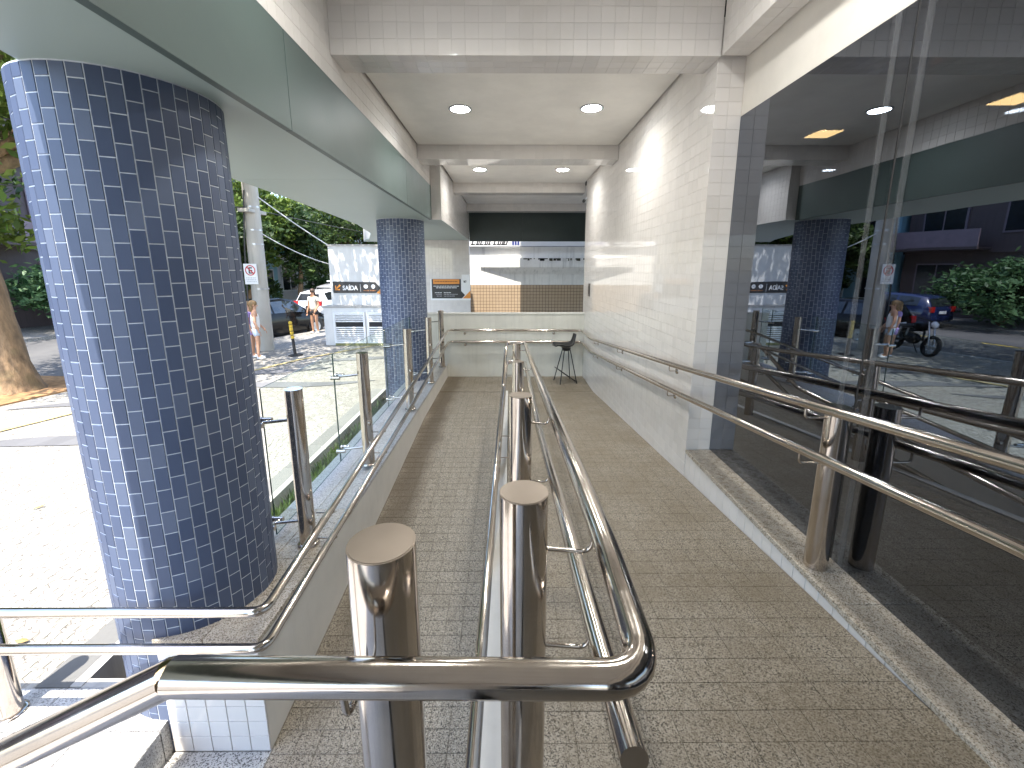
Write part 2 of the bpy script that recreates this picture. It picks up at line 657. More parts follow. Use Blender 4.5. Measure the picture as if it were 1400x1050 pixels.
def lay(parent, name, mat, tiles, su, sv, th=.008, ch=.0015, limit=300, jit=.0, jz=.0, field=None):
    """tiles: (centre of the face, U, V, N). The largest in view become objects sharing one mesh, the rest one stuff part."""
    scored = []
    for (c, U, V, N) in tiles:
        q = px(c)
        ok = q is not None and -30 < q[0] < 1430 and -30 < q[1] < 1080 and N.dot(-c) > 0
        scored.append((su * sv * abs(N.dot(-c.normalized())) / c.length_squared if ok else -1 / c.length_squared, c, U, V, N))
    scored.sort(key=lambda t: -t[0])
    base = tile_mesh(su, sv, th, ch, mat)
    me = base.mesh(name, mat)
    rest = MB()
    for k, (s, c, U, V, N) in enumerate(scored):
        N2 = (N + U * random.uniform(-jit, jit) + V * random.uniform(-jit, jit)).normalized()
        U2 = (U - N2 * U.dot(N2)).normalized()
        V2 = N2.cross(U2)
        c2 = c + N * random.uniform(-jz, jz)
        mt = Matrix(((U2.x, V2.x, N2.x, c2.x), (U2.y, V2.y, N2.y, c2.y), (U2.z, V2.z, N2.z, c2.z), (0, 0, 0, 1)))
        if k < limit and s > 0:
            o = link(name, me, parent)
            o.matrix_world = mt
        else:
            rest.add([mt @ Vector(v) for v in base.v], base.f)
    if rest.v:
        rest.build(field or name + '_field', mat, parent, kind='stuff')


def grid(o, U, V, N, lu, lv, pu, pv, hole=None, offs=0.0):
    """tile positions that fill lu x lv from corner o, pitch fitted; returns tiles and the fitted pitch"""
    o, U, V, N = map(Vector, (o, U, V, N))
    nu, nv = max(1, round(lu / pu)), max(1, round(lv / pv))
    pu, pv = lu / nu, lv / nv
    out = []
    for j in range(nv):
        for i in range(nu):
            c = o + U * ((i + .5) * pu) + V * ((j + .5) * pv)
            if hole and hole(c):
                continue
            out.append((c, U, V, N))
    return out, pu, pv


X, Y, Z = Vector((1, 0, 0)), Vector((0, 1, 0)), Vector((0, 0, 1))

# ================================================================== SETTING
def rz(y):      # right ramp
    pts = [(-9, -1.605), (1.1, -1.62), (3.7, -1.87), (7.9, -2.295), (20, -2.295)]
    for (a, za), (b, zb) in zip(pts, pts[1:]):
        if y <= b:
            return za + (zb - za) * (y - a) / (b - a)
    return -2.295


def lz(y):      # left ramp
    pts = [(-9, FOOT), (1.9, FOOT), (6.4, -2.295), (20, -2.295)]
    for (a, za), (b, zb) in zip(pts, pts[1:]):
        if y <= b:
            return za + (zb - za) * (y - a) / (b - a)
    return -2.295


def ramp_body(name, x0, x1, fz, ys, mat):
    mb = MB()
    vs, fs = [], []
    for y in ys:
        for x, z in ((x0, -3.2), (x1, -3.2), (x1, fz(y) - .0025), (x0, fz(y) - .0025)):
            vs.append((x, y, z))
    n = len(ys)
    for k in range(n - 1):
        for i in range(4):
            fs.append((k * 4 + i, k * 4 + (i + 1) % 4, (k + 1) * 4 + (i + 1) % 4, (k + 1) * 4 + i))
    fs += [(3, 2, 1, 0), tuple((n - 1) * 4 + i for i in range(4))]
    mb.add(vs, [tuple(reversed(f)) for f in fs])
    return mb.build(name, mat, kind='structure')


def ramp_tiles(parent, x0, x1, fz, y0, y1, pitch=.121, limit=300, gap=.0045):
    tl = []
    nx = max(1, round((x1 - x0) / pitch))
    pxx = (x1 - x0) / nx
    y = y0
    while y < y1 - .05:
        dz = (fz(y + .05) - fz(y)) / .05
        V = Vector((0, 1, dz)).normalized()
        N = X.cross(V)
        for i in range(nx):
            yc = y + pitch / 2
            tl.append((Vector((x0 + (i + .5) * pxx, yc, fz(yc))), X, V, N))
        y += pitch
    lay(parent, 'floor_tile', M['floor'], tl, pxx - gap, pitch - gap, .006, .001, limit, .003, .0004)


right_ramp = ramp_body('right_ramp', -.02, 1.602, rz, [-6, 1.1, 3.7, 7.9], M['floorgrout'])
ramp_tiles(right_ramp, -.015, 1.598, rz, .6, 7.88, gap=.0014)
left_ramp = ramp_body('left_ramp', -1.335, -.10, lz, [-1.2, 1.9, 6.4, 7.9], M['floorgrout'])
ramp_tiles(left_ramp, -1.328, -.105, lz, .7, 7.88)
landing = ramp_body('landing', -1.335, 1.602, lambda y: -2.295, [7.9, 9.06], M['floorgrout'])
ramp_tiles(landing, -1.328, 1.598, lambda y: -2.295, 7.9, 9.04)

# the low wall that carries the higher ramp, with its pale edging
cw = thing('dividing_kerb', 'low pale kerb wall between the two ramps under the middle handrail posts', 'kerb')
mb = MB()
vs, fs = [], []
for y in (.45, 1.1, 3.7, 7.9):
    for x, z in ((-.098, -3.1), (-.022, -3.1), (-.022, rz(y) + .012), (-.098, rz(y) + .012)):
        vs.append((x, y, z))
for k in range(3):
    for i in range(4):
        fs.append(((k + 1) * 4 + i, (k + 1) * 4 + (i + 1) % 4, k * 4 + (i + 1) % 4, k * 4 + i))
fs += [(0, 1, 2, 3), (15, 14, 13, 12)]
mb.add(vs, fs).build('kerb_body', M['kerbpaint'], cw)

# entrance platform and its steps (below the frame, seen in reflections)
st = thing('entrance_steps', 'granite steps going down to the left from the upper ramp end', 'steps')
MB().box(-.46, -.1, -6, .44, -3.1, -1.612).build('landing_block', M['greygranite'], st)
for k in range(5):
    MB().box(-.46 - .3 * (k + 1), -.463 - .3 * k, -1.6, .44, -3.1, -1.612 - .172 * (k + 1)).build('step', M['greygranite'], st)

# ground
MB().box(-300, 300, -300, 400, -3.6, -3.05).build('ground', M['pave'], kind='structure')
KO, KT, KN = Vector((-10.5, 8.5)), Vector((.279, .960)), Vector((-.960, .279))


def sd2(s, d):
    p = KO + KT * s + KN * d
    return (p.x, p.y)


MB().prism([sd2(-40, 0), sd2(75, 0), sd2(75, 8.5), sd2(-40, 8.5)], -2.9, PAV - .13).build('road', M['road'], kind='structure')
MB().prism([sd2(-40, .16), sd2(-40, .0), sd2(75, .0), sd2(75, .16)], -2.9, PAV - .005).build('kerb', M['concrete'], kind='structure')
MB().prism([sd2(-40, 8.45), sd2(75, 8.45), sd2(75, 40), sd2(-40, 40)], -2.9, PAV - .004).build('far_pavement', M['pave'], kind='structure')
yl = MB()
for s in range(-8, 40, 3):
    yl.prism([sd2(s, 4.2), sd2(s + 1.4, 4.2), sd2(s + 1.4, 4.32), sd2(s, 4.32)], PAV - .127, PAV - .124)
yl.build('road_markings', M['yellow'], kind='structure')

# near pavement
pv = MB()
k0 = sd2(-8.0, 0)
pv.prism([sd2(-6.6, 0), (-2.62, 1.887), (-2.62, 8.6), (-1.88, 8.6), (-1.88, 9.3), (8, 9.3), (8, 40), sd2(60, 0)], -2.9, PAV)
pv.prism([(-2.62, 1.889), (-1.90, 1.889), (-1.90, 2.128), (-2.62, 2.128)], -2.9, PAV - .001)
pv.prism([sd2(-40, 0), (-3.4, -30), (-3.4, 1.883), sd2(-6.6, 0)], -2.9, PAV - .004)
pavement = pv.build('pavement', M['pave'], kind='structure')
foot = MB().box(-3.4, -1.337, -8, 1.884, -2.95, FOOT - .004).box(-1.9, -1.337, 1.884, 1.93, -2.95, FOOT - .004).build('foot_pavement', M['footfloor'], kind='structure')
t_, a, b = grid((-3.3, .3, FOOT), X, Y, Z, 1.95, 1.58, .3, .3)
lay(foot, 'paving_slab', M['footfloor'], t_, a - .006, b - .006, .006, .002)

# white mosaic stones nearest the building (the pavement material takes over farther out)
stones = []
y = 1.93
row = 0
while y < 6.4:
    x = -2.80 - (row % 2) * .03
    while x > -5.6:
        ln = random.uniform(.055, .085)
        p = (x - ln / 2, y)
        stones.append((p, ln, random.uniform(-.12, .12)))
        x -= ln + .012
    y += .072
    row += 1
stones = [(Vector((p[0], p[1], PAV + random.uniform(.002, .007))), ln, a) for p, ln, a in stones]
stones.sort(key=lambda t: t[0].length if (px(t[0]) and px(t[0])[0] > -20 and px(t[0])[0] < 160) else 99)
sm = MB().mesh('paving_stone', M['stone']) if False else None
stuff = MB()
shared = []
for k in range(5):
    mb = MB()
    n = 6
    pts = [(random.uniform(.42, .52) * math.copysign(1, cx_), random.uniform(.42, .52) * math.copysign(1, cy_)) for cx_, cy_ in ((-1, -1), (1, -1), (1, 1), (-1, 1))]
    top = [(p[0] * .86, p[1] * .86, 0) for p in pts]
    lo = [(p[0], p[1], -.012 / .06) for p in pts]
    mb.add(lo + top, [(4, 5, 6, 7)] + [(i, (i + 1) % 4, 4 + (i + 1) % 4, 4 + i) for i in range(4)])
    shared.append((mb, mb.mesh('paving_stone', M['stone'])))
for k, (c, ln, a) in enumerate(stones):
    mbk, mek = shared[k % 5]
    mt = Matrix.Translation(c) @ Matrix.Rotation(a, 4, 'Z') @ Matrix.Diagonal((ln, .062, .06, 1))
    if k < 300:
        o = link('paving_stone', mek, pavement)
        o.matrix_world = mt
    else:
        stuff.add([mt @ Vector(v) for v in mbk.v], mbk.f)
stuff.build('paving_stone_field', M['stone'], pavement, kind='stuff')


def wave(name, pts, w0, label):
    """dark mosaic wave let into the white pavement"""
    mb = MB()
    n = len(pts)
    for i in range(n - 1):
        (x0, y0), (x1, y1) = pts[i], pts[i + 1]
        a0 = w0 * math.sin(math.pi * (i / (n - 1))) + .02
        a1 = w0 * math.sin(math.pi * ((i + 1) / (n - 1))) + .02
        mb.add([(x0, y0 - a0, PAV + .011), (x1, y1 - a1, PAV + .011), (x1, y1 + a1, PAV + .011), (x0, y0 + a0, PAV + .011)], [(0, 1, 2, 3)])
    return mb.build(name, M['darkstone'], pavement)


for (xa, ya, xb, yb, am, wd) in ((-8.2, 5.5, -4.6, 6.3, .1, .17), (-8.9, 7.3, -5.2, 8.2, .12, .2), (-8.0, 9.6, -4.5, 10.6, .14, .22), (-6.8, 8.6, -3.0, 9.3, .12, .2), (-5.2, 11.2, -2.9, 12.2, .1, .2)):
    wave('mosaic_wave', [(xa + (xb - xa) * t / 12, ya + (yb - ya) * t / 12 + am * math.sin(t / 12 * 6.28)) for t in range(13)], wd, None)
line = [(-7.9, 6.1), (-7.62, 6.94), (-6.4, 9.9), (-5.76, 11.56), (-4.4, 13.7)]
mb = MB()
for (x0, y0), (x1, y1) in zip(line, line[1:]):
    mb.add([(x0 - .07, y0, PAV + .016), (x0 + .07, y0, PAV + .016), (x1 + .07, y1, PAV + .016), (x1 - .07, y1, PAV + .016)], [(0, 1, 2, 3)])
mb.build('painted_line', M['fadedyellow'], pavement)

# granite nosing at the foot of the blue column
nb = thing('granite_step', 'granite step edge beside the foot of the near blue column', 'step')
for k, (xa, xb) in enumerate(((-2.78, -2.30), (-2.295, -1.885), (-3.4, -2.785))):
    bevel(MB().box(xa, xb, 1.60, 1.884, FOOT - .01, PAV + .003).build('step_stone', M['greygranite'], nb), .008)

bs_ = thing('pavement_border', 'flat pale granite border stones between the mosaic pavement and the planting bed', 'border')
for k in range(9):
    MB().box(-2.82, -2.622, 2.13 + k * .72, 2.13 + k * .72 + .714, PAV - .05, PAV + .012).build('border_stone', M['shaded_stone'], bs_)
for k, (xa, xb) in enumerate(((-2.62, -2.26), (-2.255, -1.886), (-3.02, -2.625), (-3.4, -3.025))):
    MB().box(xa, xb, 1.887, 2.126, FOOT - .02 if xb > -2 else PAV - .05, PAV + .008).build('border_stone', M['greygranite'], bs_)

# planter between pavement and kerb wall
pl = thing('planter_bed', 'narrow sunken planting bed with a concrete rim outside the glass balustrade', 'planter')
MB().box(-2.55, -1.88, 2.13, 8.6, -2.95, -2.72).build('soil', M['soil'], pl)
for k in range(8):
    MB().box(-2.62, -2.552, 2.135 + k * .805, 2.135 + k * .805 + .80, -2.95, PAV + .012).build('rim_stone', M['concrete'], pl)
MB().box(-2.551, -1.9, 2.131, 2.19, -2.95, PAV + .006).build('rim_stone', M['concrete'], pl)


def blades(n, x0, x1, y0, y1, z, h, mat, dens=None):
    mb = MB()
    for _ in range(n):
        x, y = random.uniform(x0, x1), random.uniform(y0, y1)
        hh = h * random.uniform(.5, 1.1)
        a = random.uniform(0, 6.28)
        dx, dy = math.cos(a), math.sin(a)
        wv = random.uniform(.008, .02)
        le = random.uniform(.1, .5) * hh
        p0, p1, p2 = (x, y, z), (x + dx * le * .35, y + dy * le * .35, z + hh * .6), (x + dx * le, y + dy * le, z + hh)
        mb.add([(p0[0] - dy * wv, p0[1] + dx * wv, p0[2]), (p0[0] + dy * wv, p0[1] - dx * wv, p0[2]), (p1[0] + dy * wv, p1[1] - dx * wv, p1[2]),
                (p1[0] - dy * wv, p1[1] + dx * wv, p1[2]), p2], [(0, 1, 2, 3), (3, 2, 4)], True)
    return mb


blades(900, -2.53, -2.0, 2.9, 4.2, -2.72, .28, None).build('ground_cover', M['leafA'], kind='stuff')
blades(5200, -2.53, -1.93, 3.5, 8.5, -2.72, .26, None).build('ground_cover', M['leafB'], kind='stuff')

# ------------------------------------------------------------------ right wall
rw = thing('tiled_wall', 'tall white glossy tiled wall along the right-hand ramp', 'wall')
MB().box(1.603, 1.83, 3.633, 9.3, -2.9, 1.86).build('wall_body', M['grout'], rw)
t_, a, b = grid((1.6, 9.3, -2.34), -Y, Z, -X, 9.3 - 3.632, 4.09, .1, .1, hole=lambda c: c.z < rz(c.y) - .06)
lay(rw, 'wall_tile', M['white'], t_, a - .0022, b - .0022, .007, .0008, 300, .0015)
t_, a, b = grid((1.6, 3.63, -1.605), X, Z, -Y, .216, 3.18, .108, .1)
lay(rw, 'pier_tile', M['white'], t_, a - .0022, b - .0022, .007, .0008, 300, .0015)

# granite ledge under the shop window
lg = thing('window_ledge', 'low granite-topped ledge with a white tiled face under the dark window', 'ledge')
mb = MB()
mb.box(1.612, 1.84, -6, 3.625, -2.7, -1.640).build('ledge_body', M['grout'], lg)
ys = [3.628, 2.72, 1.80, .88, -.05, -1.2, -3, -5]
for y1, y0 in zip(ys, ys[1:]):
    bevel(MB().box(1.596, 1.838, y0 + .0015, y1 - .0015, -1.639, -1.605).build('ledge_slab', M['granite'], lg), .003)
t_, a, b = grid((1.604, 3.628, -1.86), -Y, Z, -X, 2.6, .22, .1, .22, hole=lambda c: False)
lay(lg, 'ledge_tile', M['white'], t_, a - .004, b - .002, .007, .0012, 300, .004)

# ------------------------------------------------------------------ shop window
sw = thing('shop_window', 'large dark mirror-like shop window on the right reflecting the street', 'window')
for (y0, y1) in ((2.146, 3.69), (-.70, 2.134), (-3.5, -.712)):
    g = MB().box(1.816, 1.826, y0, y1, -1.604, 1.172).build('window_pane', M['mirror'], sw)
for yy in (2.14, -.706):
    MB().box(1.8175, 1.827, yy - .0055, yy + .0055, -1.604, 1.172).build('seam', M['dark'], sw)
    MB().box(1.83, 2.05, yy - .009, yy + .009, -1.6, 1.17).build('glass_fin', simple('fin_glass', (.42, .45, .47), .2), sw)
for yy in (2.24, 2.075):  # pale strips added on the pane, standing in for the fins' light bands
    MB().box(1.8125, 1.8135, yy - .018, yy + .018, -1.603, 1.171).build('fin_band_strip', M['fin_band'], sw)
MB().box(1.83, 1.86, -3.5, 3.69, 1.13, 1.168).build('head_channel', M['blackmetal'], sw)
MB().box(1.83, 1.86, 3.66, 3.69, -1.6, 1.13).build('side_channel', M['blackmetal'], sw)
# room behind the window
MB().box(1.84, 9, -6, 9.2, -1.75, -1.61).build('interior_floor', simple('shop_floor', (.10, .09, .085), .4), kind='structure')
MB().box(1.84, 9, -6, 9.2, 1.74, 1.78).build('interior_ceiling', simple('shop_ceiling', (.12, .12, .12), .7), kind='structure')
mb = MB().box(8.9, 9.0, -6, 9.2, -1.6, 1.74).box(1.84, 9, 9.1, 9.2, -1.6, 1.74).box(1.84, 9, -6, -5.9, -1.6, 1.74)
mb.build('interior_wall', simple('shop_wall', (.06, .055, .055), .7), kind='structure')
for (x, y, lb) in ((4.08, 5.97, 'square warm ceiling lamp behind the glass close to the wall end'), (5.24, 4.80, 'square warm ceiling lamp behind the glass near the picture edge')):
    t = thing('square_lamp', lb, 'lamp', 'square lamps behind the window')
    MB().box(x - .17, x + .17, y - .17, y + .17, 1.722, 1.738).build('frame', M['whitemetal'], t)
    MB().box(x - .15, x + .15, y - .15, y + .15, 1.714, 1.7215).build('diffuser', M['warmlamp'], t)

# plaster over the window and the long beam along it
pw = thing('plaster_band', 'plain cream plaster band above the dark shop window', 'wall')
MB().box(1.815, 2.0, -6, 3.628, 1.173, 2.2).build('plaster', M['plaster'], pw)
lb = thing('edge_beam', 'white tiled beam running overhead above the shop window', 'beam')
MB().box(1.603, 1.798, -6, 3.57, ZB + .003, 2.2).build('beam_body', M['grout'], lb)
t_, a, b = grid((1.6, 3.57, ZB), -Y, Z, -X, 4.0, .6, .1, .1)
lay(lb, 'beam_tile', M['white'], t_, a - .0022, b - .0022, .007, .0008, 300, .0015)
t_, a, b = grid((1.6, 3.57, ZB), X, -Y, -Z, .2, 4.0, .1, .1)
lay(lb, 'soffit_tile', M['white'], t_, a - .0022, b - .0022, .007, .0008, 300, .0015)


# ------------------------------------------------------------------ cross beams, ceilings
def cross_beam(x0, x1, y0, y1, ztop, label, limit):
    o = thing('cross_beam', label, 'beam', 'cross beams under the ceiling')
    MB().box(x0 + .002, x1 - .001, y0 + .003, y1 - .003, ZB + .003, ztop).build('beam_body', M['grout'], o)
    tl, a, b = grid((x0, y0, ZB), X, Z, -Y, x1 - x0, ztop - ZB, .1, .1)
    lay(o, 'beam_tile', M['white'], tl, a - .0022, b - .0022, .007, .0008, limit, .0015)
    tl, a, b = grid((x0, y0, ZB), Y, X, -Z, y1 - y0, x1 - x0, .1, .1)
    lay(o, 'soffit_tile', M['white'], tl, a - .0022, b - .0022, .007, .0008, limit, .0015)
    tl, a, b = grid((x1, y1, ZB), -X, Z, Y, x1 - x0, ztop - ZB, .1, .1)
    lay(o, 'rear_tile', M['white'], tl, a - .0022, b - .0022, .007, .0008, 0, .0015)
    return o


cross_beam(-1.335, 1.597, 3.58, 3.88, 2.12, 'deep white tiled cross beam nearest the viewer at the top', 300)
cross_beam(-1.335, 1.597, 6.67, 7.04, 1.80, 'white tiled cross beam between the two pairs of round lamps', 0)
cross_beam(-1.165, 1.597, 9.44, 9.78, 1.80, 'white tiled cross beam just past the far pair of round lamps', 0)
cross_beam(-1.165, 2.6, 12.35, 12.69, 1.80, 'farthest white tiled cross beam, directly over the dark teal panels', 0)

MB().box(-1.6, 9, 3.9, 13.2, 1.815, 2.2).build('roof_slab', M['dark'], kind='structure')
MB().box(-1.6, 9, -6, 3.9, 2.125, 2.4).build('roof_slab', M['dark'], kind='structure')
for k, (x0, x1, y0, y1, z) in enumerate(((-1.313, 1.578, 3.90, 6.645, ZC), (-1.143, 1.578, 7.06, 9.415, ZC), (-1.143, 2.6, 9.80, 12.325, ZC), (-1.313, 1.578, -5.9, 3.56, 2.10))):
    MB().box(x0, x1, y0, y1, z, z + .016).build('ceiling', M['ceiling'], kind='structure')
# dark shadow gaps are the slab above showing round the panels
tw = thing('upper_building', 'tall block of the building standing above the ramp entrance', 'building')
MB().box(.02, 9, -8, 12.9, 2.42, 22).build('block', M['plaster'], tw)

# left edge beam (tiled) over the fascia and the second, set-in length
eb = thing('side_beam', 'white tiled side beam above the long teal fascia on the left', 'beam')
MB().box(-1.6, -1.338, -6, 7.70, 1.395, 2.12).build('beam_body', M['grout'], eb)
t_, a, b = grid((-1.335, -1.0, 1.396), Y, Z, X, 8.7, .70, .1, .1, hole=lambda c: (c.y > 3.6 and c.z > 1.80))
lay(eb, 'beam_tile', M['white'], t_, a - .0022, b - .0022, .007, .0008, 300, .0015)
eb2 = thing('side_beam', 'deep white tiled side beam beyond the end of the teal fascia', 'beam')
MB().box(-1.6, -1.168, 7.707, 13.0, ZS + .006, 1.80).build('beam_body', M['grout'], eb2)
t_, a, b = grid((-1.165, 7.705, ZS), Y, Z, X, 5.29, .96, .1, .1)
lay(eb2, 'beam_tile', M['white'], t_, a - .0022, b - .0022, .007, .0008, 0, .0015)
t_, a, b = grid((-1.335, 7.704, ZS), X, Z, -Y, .17, .96, .085, .1)
lay(eb2, 'end_tile', M['white'], t_, a - .0022, b - .0022, .007, .0008, 300, .0015)

# teal fascia
fa = thing('teal_fascia', 'long grey-green metal fascia running into the distance above the left handrail', 'fascia')
js = [-6, -3.25, -.2, 2.853, 5.9, 7.70]
for y0, y1 in zip(js, js[1:]):
    bevel(MB().box(-1.375, -1.332, y0 + .003, y1 - .003, ZS - .004, 1.393).build('panel', M['teal'], fa), .002)
MB().box(-1.6, -1.378, -6, 7.70, ZS + .008, 1.392).build('backing', M['dark'], fa)
# soffit
so = thing('canopy_soffit', 'wide pale green soffit of the canopy over the pavement, joined to the blue columns', 'soffit')
edge = [(-2.30, -6), (-2.12, .6), (-1.99, 1.4), (-1.98, 1.875), (-2.30, 3.0), (-2.61, 4.32), (-2.66, 5.49), (-2.90, 8.53), (-3.3, 10.6), (-3.98, 12.6), (-4.5, 13.7)]
pan = [(-6, 1.2), (1.2, 4.32), (4.32, 8.53), (8.53, 13.7)]


def ex(y):
    for (xa, ya), (xb, yb) in zip(edge, edge[1:]):
        if y <= yb:
            return xa + (xb - xa) * (y - ya) / (yb - ya)
    return edge[-1][0]


xm = -1.98
for (y0, y1) in pan:
    ysx = [y0 + .002] + [e[1] for e in edge if y0 + .01 < e[1] < y1 - .01] + [y1 - .002]
    inner = -1.377 if y1 < 8 else -1.377
    MB().prism([(inner, y0 + .002), (inner, y1 - .002)] + [(min(ex(yy), -1.4), yy) for yy in reversed(ysx)], ZS, ZS + .03).build('soffit_panel', M['soffit'], so)
MB().prism([(-1.3765, 7.715), (-1.17, 7.715), (-1.17, 13.0), (-1.3765, 13.0)], ZS - .001, ZS + .004).build('soffit_panel', M['soffit'], so)
MB().prism([(-1.40, -6), (-1.40, 13.7)] + [(ex(yy) + .004, yy) for yy in (13.7, 12.6, 10.6, 8.53, 5.49, 4.32, 3.0, 1.875, 1.4, .6, -6)], ZS + .0305, ZS + .62).build('canopy_body', M['whitewall'], so)


# ------------------------------------------------------------------ blue columns
def column(cx_, cy_, r, z0, z1, label, limit):
    o = thing('blue_column', label, 'column', 'blue tiled columns')
    MB().cyl((cx_, cy_, z0), (cx_, cy_, z1), r - .0022, n=168).build('column_core', M['bluegrout'], o)
    n, pv_ = 42, .12
    pu = 2 * math.pi * r / n
    tl, hl = [], []
    for i in range(n):
        a = 2 * math.pi * (i + .5) / n
        N = Vector((math.cos(a), math.sin(a), 0))
        U = Vector((-math.sin(a), math.cos(a), 0))
        z = z1 - .004
        if i % 2:
            hl.append((Vector((cx_, cy_, z - pv_ / 4)) + N * r, U, Z, N))
            z -= pv_ / 2
        while z - pv_ > z0:
            tl.append((Vector((cx_, cy_, z - pv_ / 2)) + N * r, U, Z, N))
            z -= pv_
    lay(o, 'column_tile', M['blue'], tl, pu - .005, pv_ - .005, .006, .0015, limit, .003)
    lay(o, 'top_tile', M['blue'], hl, pu - .005, pv_ / 2 - .005, .006, .0015, limit, .003)
    return o


column(-1.903, 2.345, .405, -2.72, ZS, 'near blue tiled column, large and close on the left', 300)
column(-1.914, 7.85, .405, -2.72, ZS, 'far blue tiled column, standing behind the glass balustrade', 0)

# ------------------------------------------------------------------ kerb wall with balustrade
def kz(y):
    return -1.915 if y < 1.95 else (-1.915 - .085 * (y - 1.95) / 1.6 if y < 3.55 else -2.0)


kw = thing('kerb_wall', 'low cream painted wall with a granite coping along the left ramp', 'wall')
mb = MB()
vs, fs = [], []
for y in (1.938, 3.55, 9.05):
    for x, z in ((-1.87, -3.0), (-1.335, -3.0), (-1.335, kz(y) - .03), (-1.87, kz(y) - .03)):
        vs.append((x, y, z))
for k in range(2):
    for i in range(4):
        fs.append(((k + 1) * 4 + i, (k + 1) * 4 + (i + 1) % 4, k * 4 + (i + 1) % 4, k * 4 + i))
fs += [(0, 1, 2, 3), (11, 10, 9, 8)]
mb.add(vs, fs).build('wall_body', M['kerbpaint'], kw)
ys = [1.926, 2.62, 3.30, 4.0, 4.7, 5.4, 6.1, 6.8, 7.5, 8.2, 9.048]
for k, (y0, y1) in enumerate(zip(ys, ys[1:])):
    for (xa, xb) in ((-1.615, -1.326), (-1.882, -1.618)):
        mb = MB()
        vs = [(x, y + s, kz(y) + z) for (y, s) in ((y0, .0015), (y1, -.0015)) for z in (-.029, .003) for x in (xa, xb)]
        mb.add(vs, [(0, 1, 3, 2), (4, 6, 7, 5), (2, 3, 7, 6), (0, 4, 5, 1), (0, 2, 6, 4), (1, 5, 7, 3)])
        bevel(mb.build('coping_stone', M['granite'] if k < 2 else M['greygranite'], kw), .003)
t_, a, b = grid((-1.87, 1.93, FOOT), X, Z, -Y, .535, .70, .1, .1)
lay(kw, 'end_tile', M['white'], t_, a - .004, b - .004, .007, .0012, 300, .004)

gb = thing('glass_balustrade', 'frameless glass balustrade held by round steel posts on the kerb wall', 'balustrade')
PY = [2.79, 4.10, 5.88, 7.38, 8.66]
PXs = [-1.455, -1.435, -1.415, -1.40, -1.385]
GX = -1.725
pm = MB().cyl((0, 0, -1.16), (0, 0, 0), .0565, n=28).lathe((0, 0, -1.16), [(.075, 0), (.075, .012), (.058, .018)], 28).mesh('post', M['steel'])


def arm_mesh():
    mb = MB()
    mb.cyl((-.05, 0, 0), (-.25, 0, -.02), .011, n=10)
    mb.tube([(-.23, -.055, -.02), (-.25, 0, -.02), (-.23, .055, -.02)], .010, .02, 10)
    for s in (-1, 1):
        mb.cyl((-.215, s * .055, -.02), (-.285, s * .055, -.02), .018, n=14)
        mb.cyl((-.302, s * .055, -.02), (-.287, s * .055, -.02), .021, n=14)
    return mb.mesh('clamp', M['steel'])


am = arm_mesh()
for k, (x, y) in enumerate(zip(PXs, PY)):
    p = link('post', pm, gb)
    p.location = (x, y, -.79 - .008 * k)
    for dz in (-.22, -.98):
        c = link('clamp', am, p)
        c.location = (GX + .294 - x if False else 0, 0, dz)
        c.scale = ((x - GX) / .294, 1, 1)
cuts = [2.86, 4.10, 5.88, 7.38, 8.66, 9.02]
for k, (y0, y1) in enumerate(zip(cuts, cuts[1:])):
    p = MB().box(GX - .005, GX + .005, y0 + .005, y1 - .005, -1.93, -.81)
    p.mi = [1, 1, 1, 1, 0, 0]
    p.build('glass_pane', [M['clear'], M['glassedge']], gb)

# ------------------------------------------------------------------ parapet at the back
pp = thing('back_parapet', 'low off-white wall closing the far end of the ramps', 'wall')
MB().box(-1.9, 1.596, 9.06, 9.2, -3.0, -.935).build('wall_body', M['parapet'], pp)
bevel(MB().box(-1.91, 1.598, 9.045, 9.215, -.934, -.91).build('coping', M['kerbpaint'], pp), .004)

# ------------------------------------------------------------------ handrails
RR = .0245
hr = thing('wall_handrail', 'double steel handrail that runs round the ramp walls', 'handrail')
upR = [(1.52, -4, -.545), (1.52, 1.1, -.565), (1.52, 3.7, -.855), (1.52, 7.85, -1.272), (1.53, 8.97, -1.275), (-1.24, 8.97, -1.262), (-1.25, 8.62, -1.228), (-1.25, 5.19, -1.477), (-1.25, 1.89, -1.712), (-3.4, 1.87, -1.69)]
loR = [(x, y, z - .245) for x, y, z in upR]
loR[0:2] = [(1.52, -4, -.80), (1.52, 1.1, -.815)]
loR[-2:] = [(-1.25, 1.86, -1.90), (-3.4, 1.84, -1.875)]
MB().tube(upR, RR, .07).build('upper_rail', M['steel'], hr)
MB().tube(loR, RR, .07).build('lower_rail', M['steel'], hr)


def wall_bracket():
    # wall on +x side, rail at origin
    mb = MB()
    mb.tube([(0, 0, -RR), (0, 0, -.07), (.075, 0, -.07)], .006, .02, 8)
    mb.lathe((.078, 0, -.07), [(0, -.010), (.026, -.010), (.030, 0)], 16, (1, 0, 0))
    return mb.mesh('bracket', M['steel'])


wbm = wall_bracket()


def at_rail(path, y, seg):
    (x0, y0, z0), (x1, y1, z1) = path[seg], path[seg + 1]
    t = (y - y0) / (y1 - y0)
    return Vector((x0 + (x1 - x0) * t, y, z0 + (z1 - z0) * t))


for path in (upR, loR):
    for y, seg in ((3.95, 2), (5.9, 2), (7.55, 2)):
        o = link('bracket', wbm, hr)
        o.location = at_rail(path, y, seg)
    for x in (-.95, .95):
        o = link('bracket', wbm, hr)
        o.location = (x, 8.97, path[4][2] + .004)
        o.rotation_euler = (0, 0, R(90))
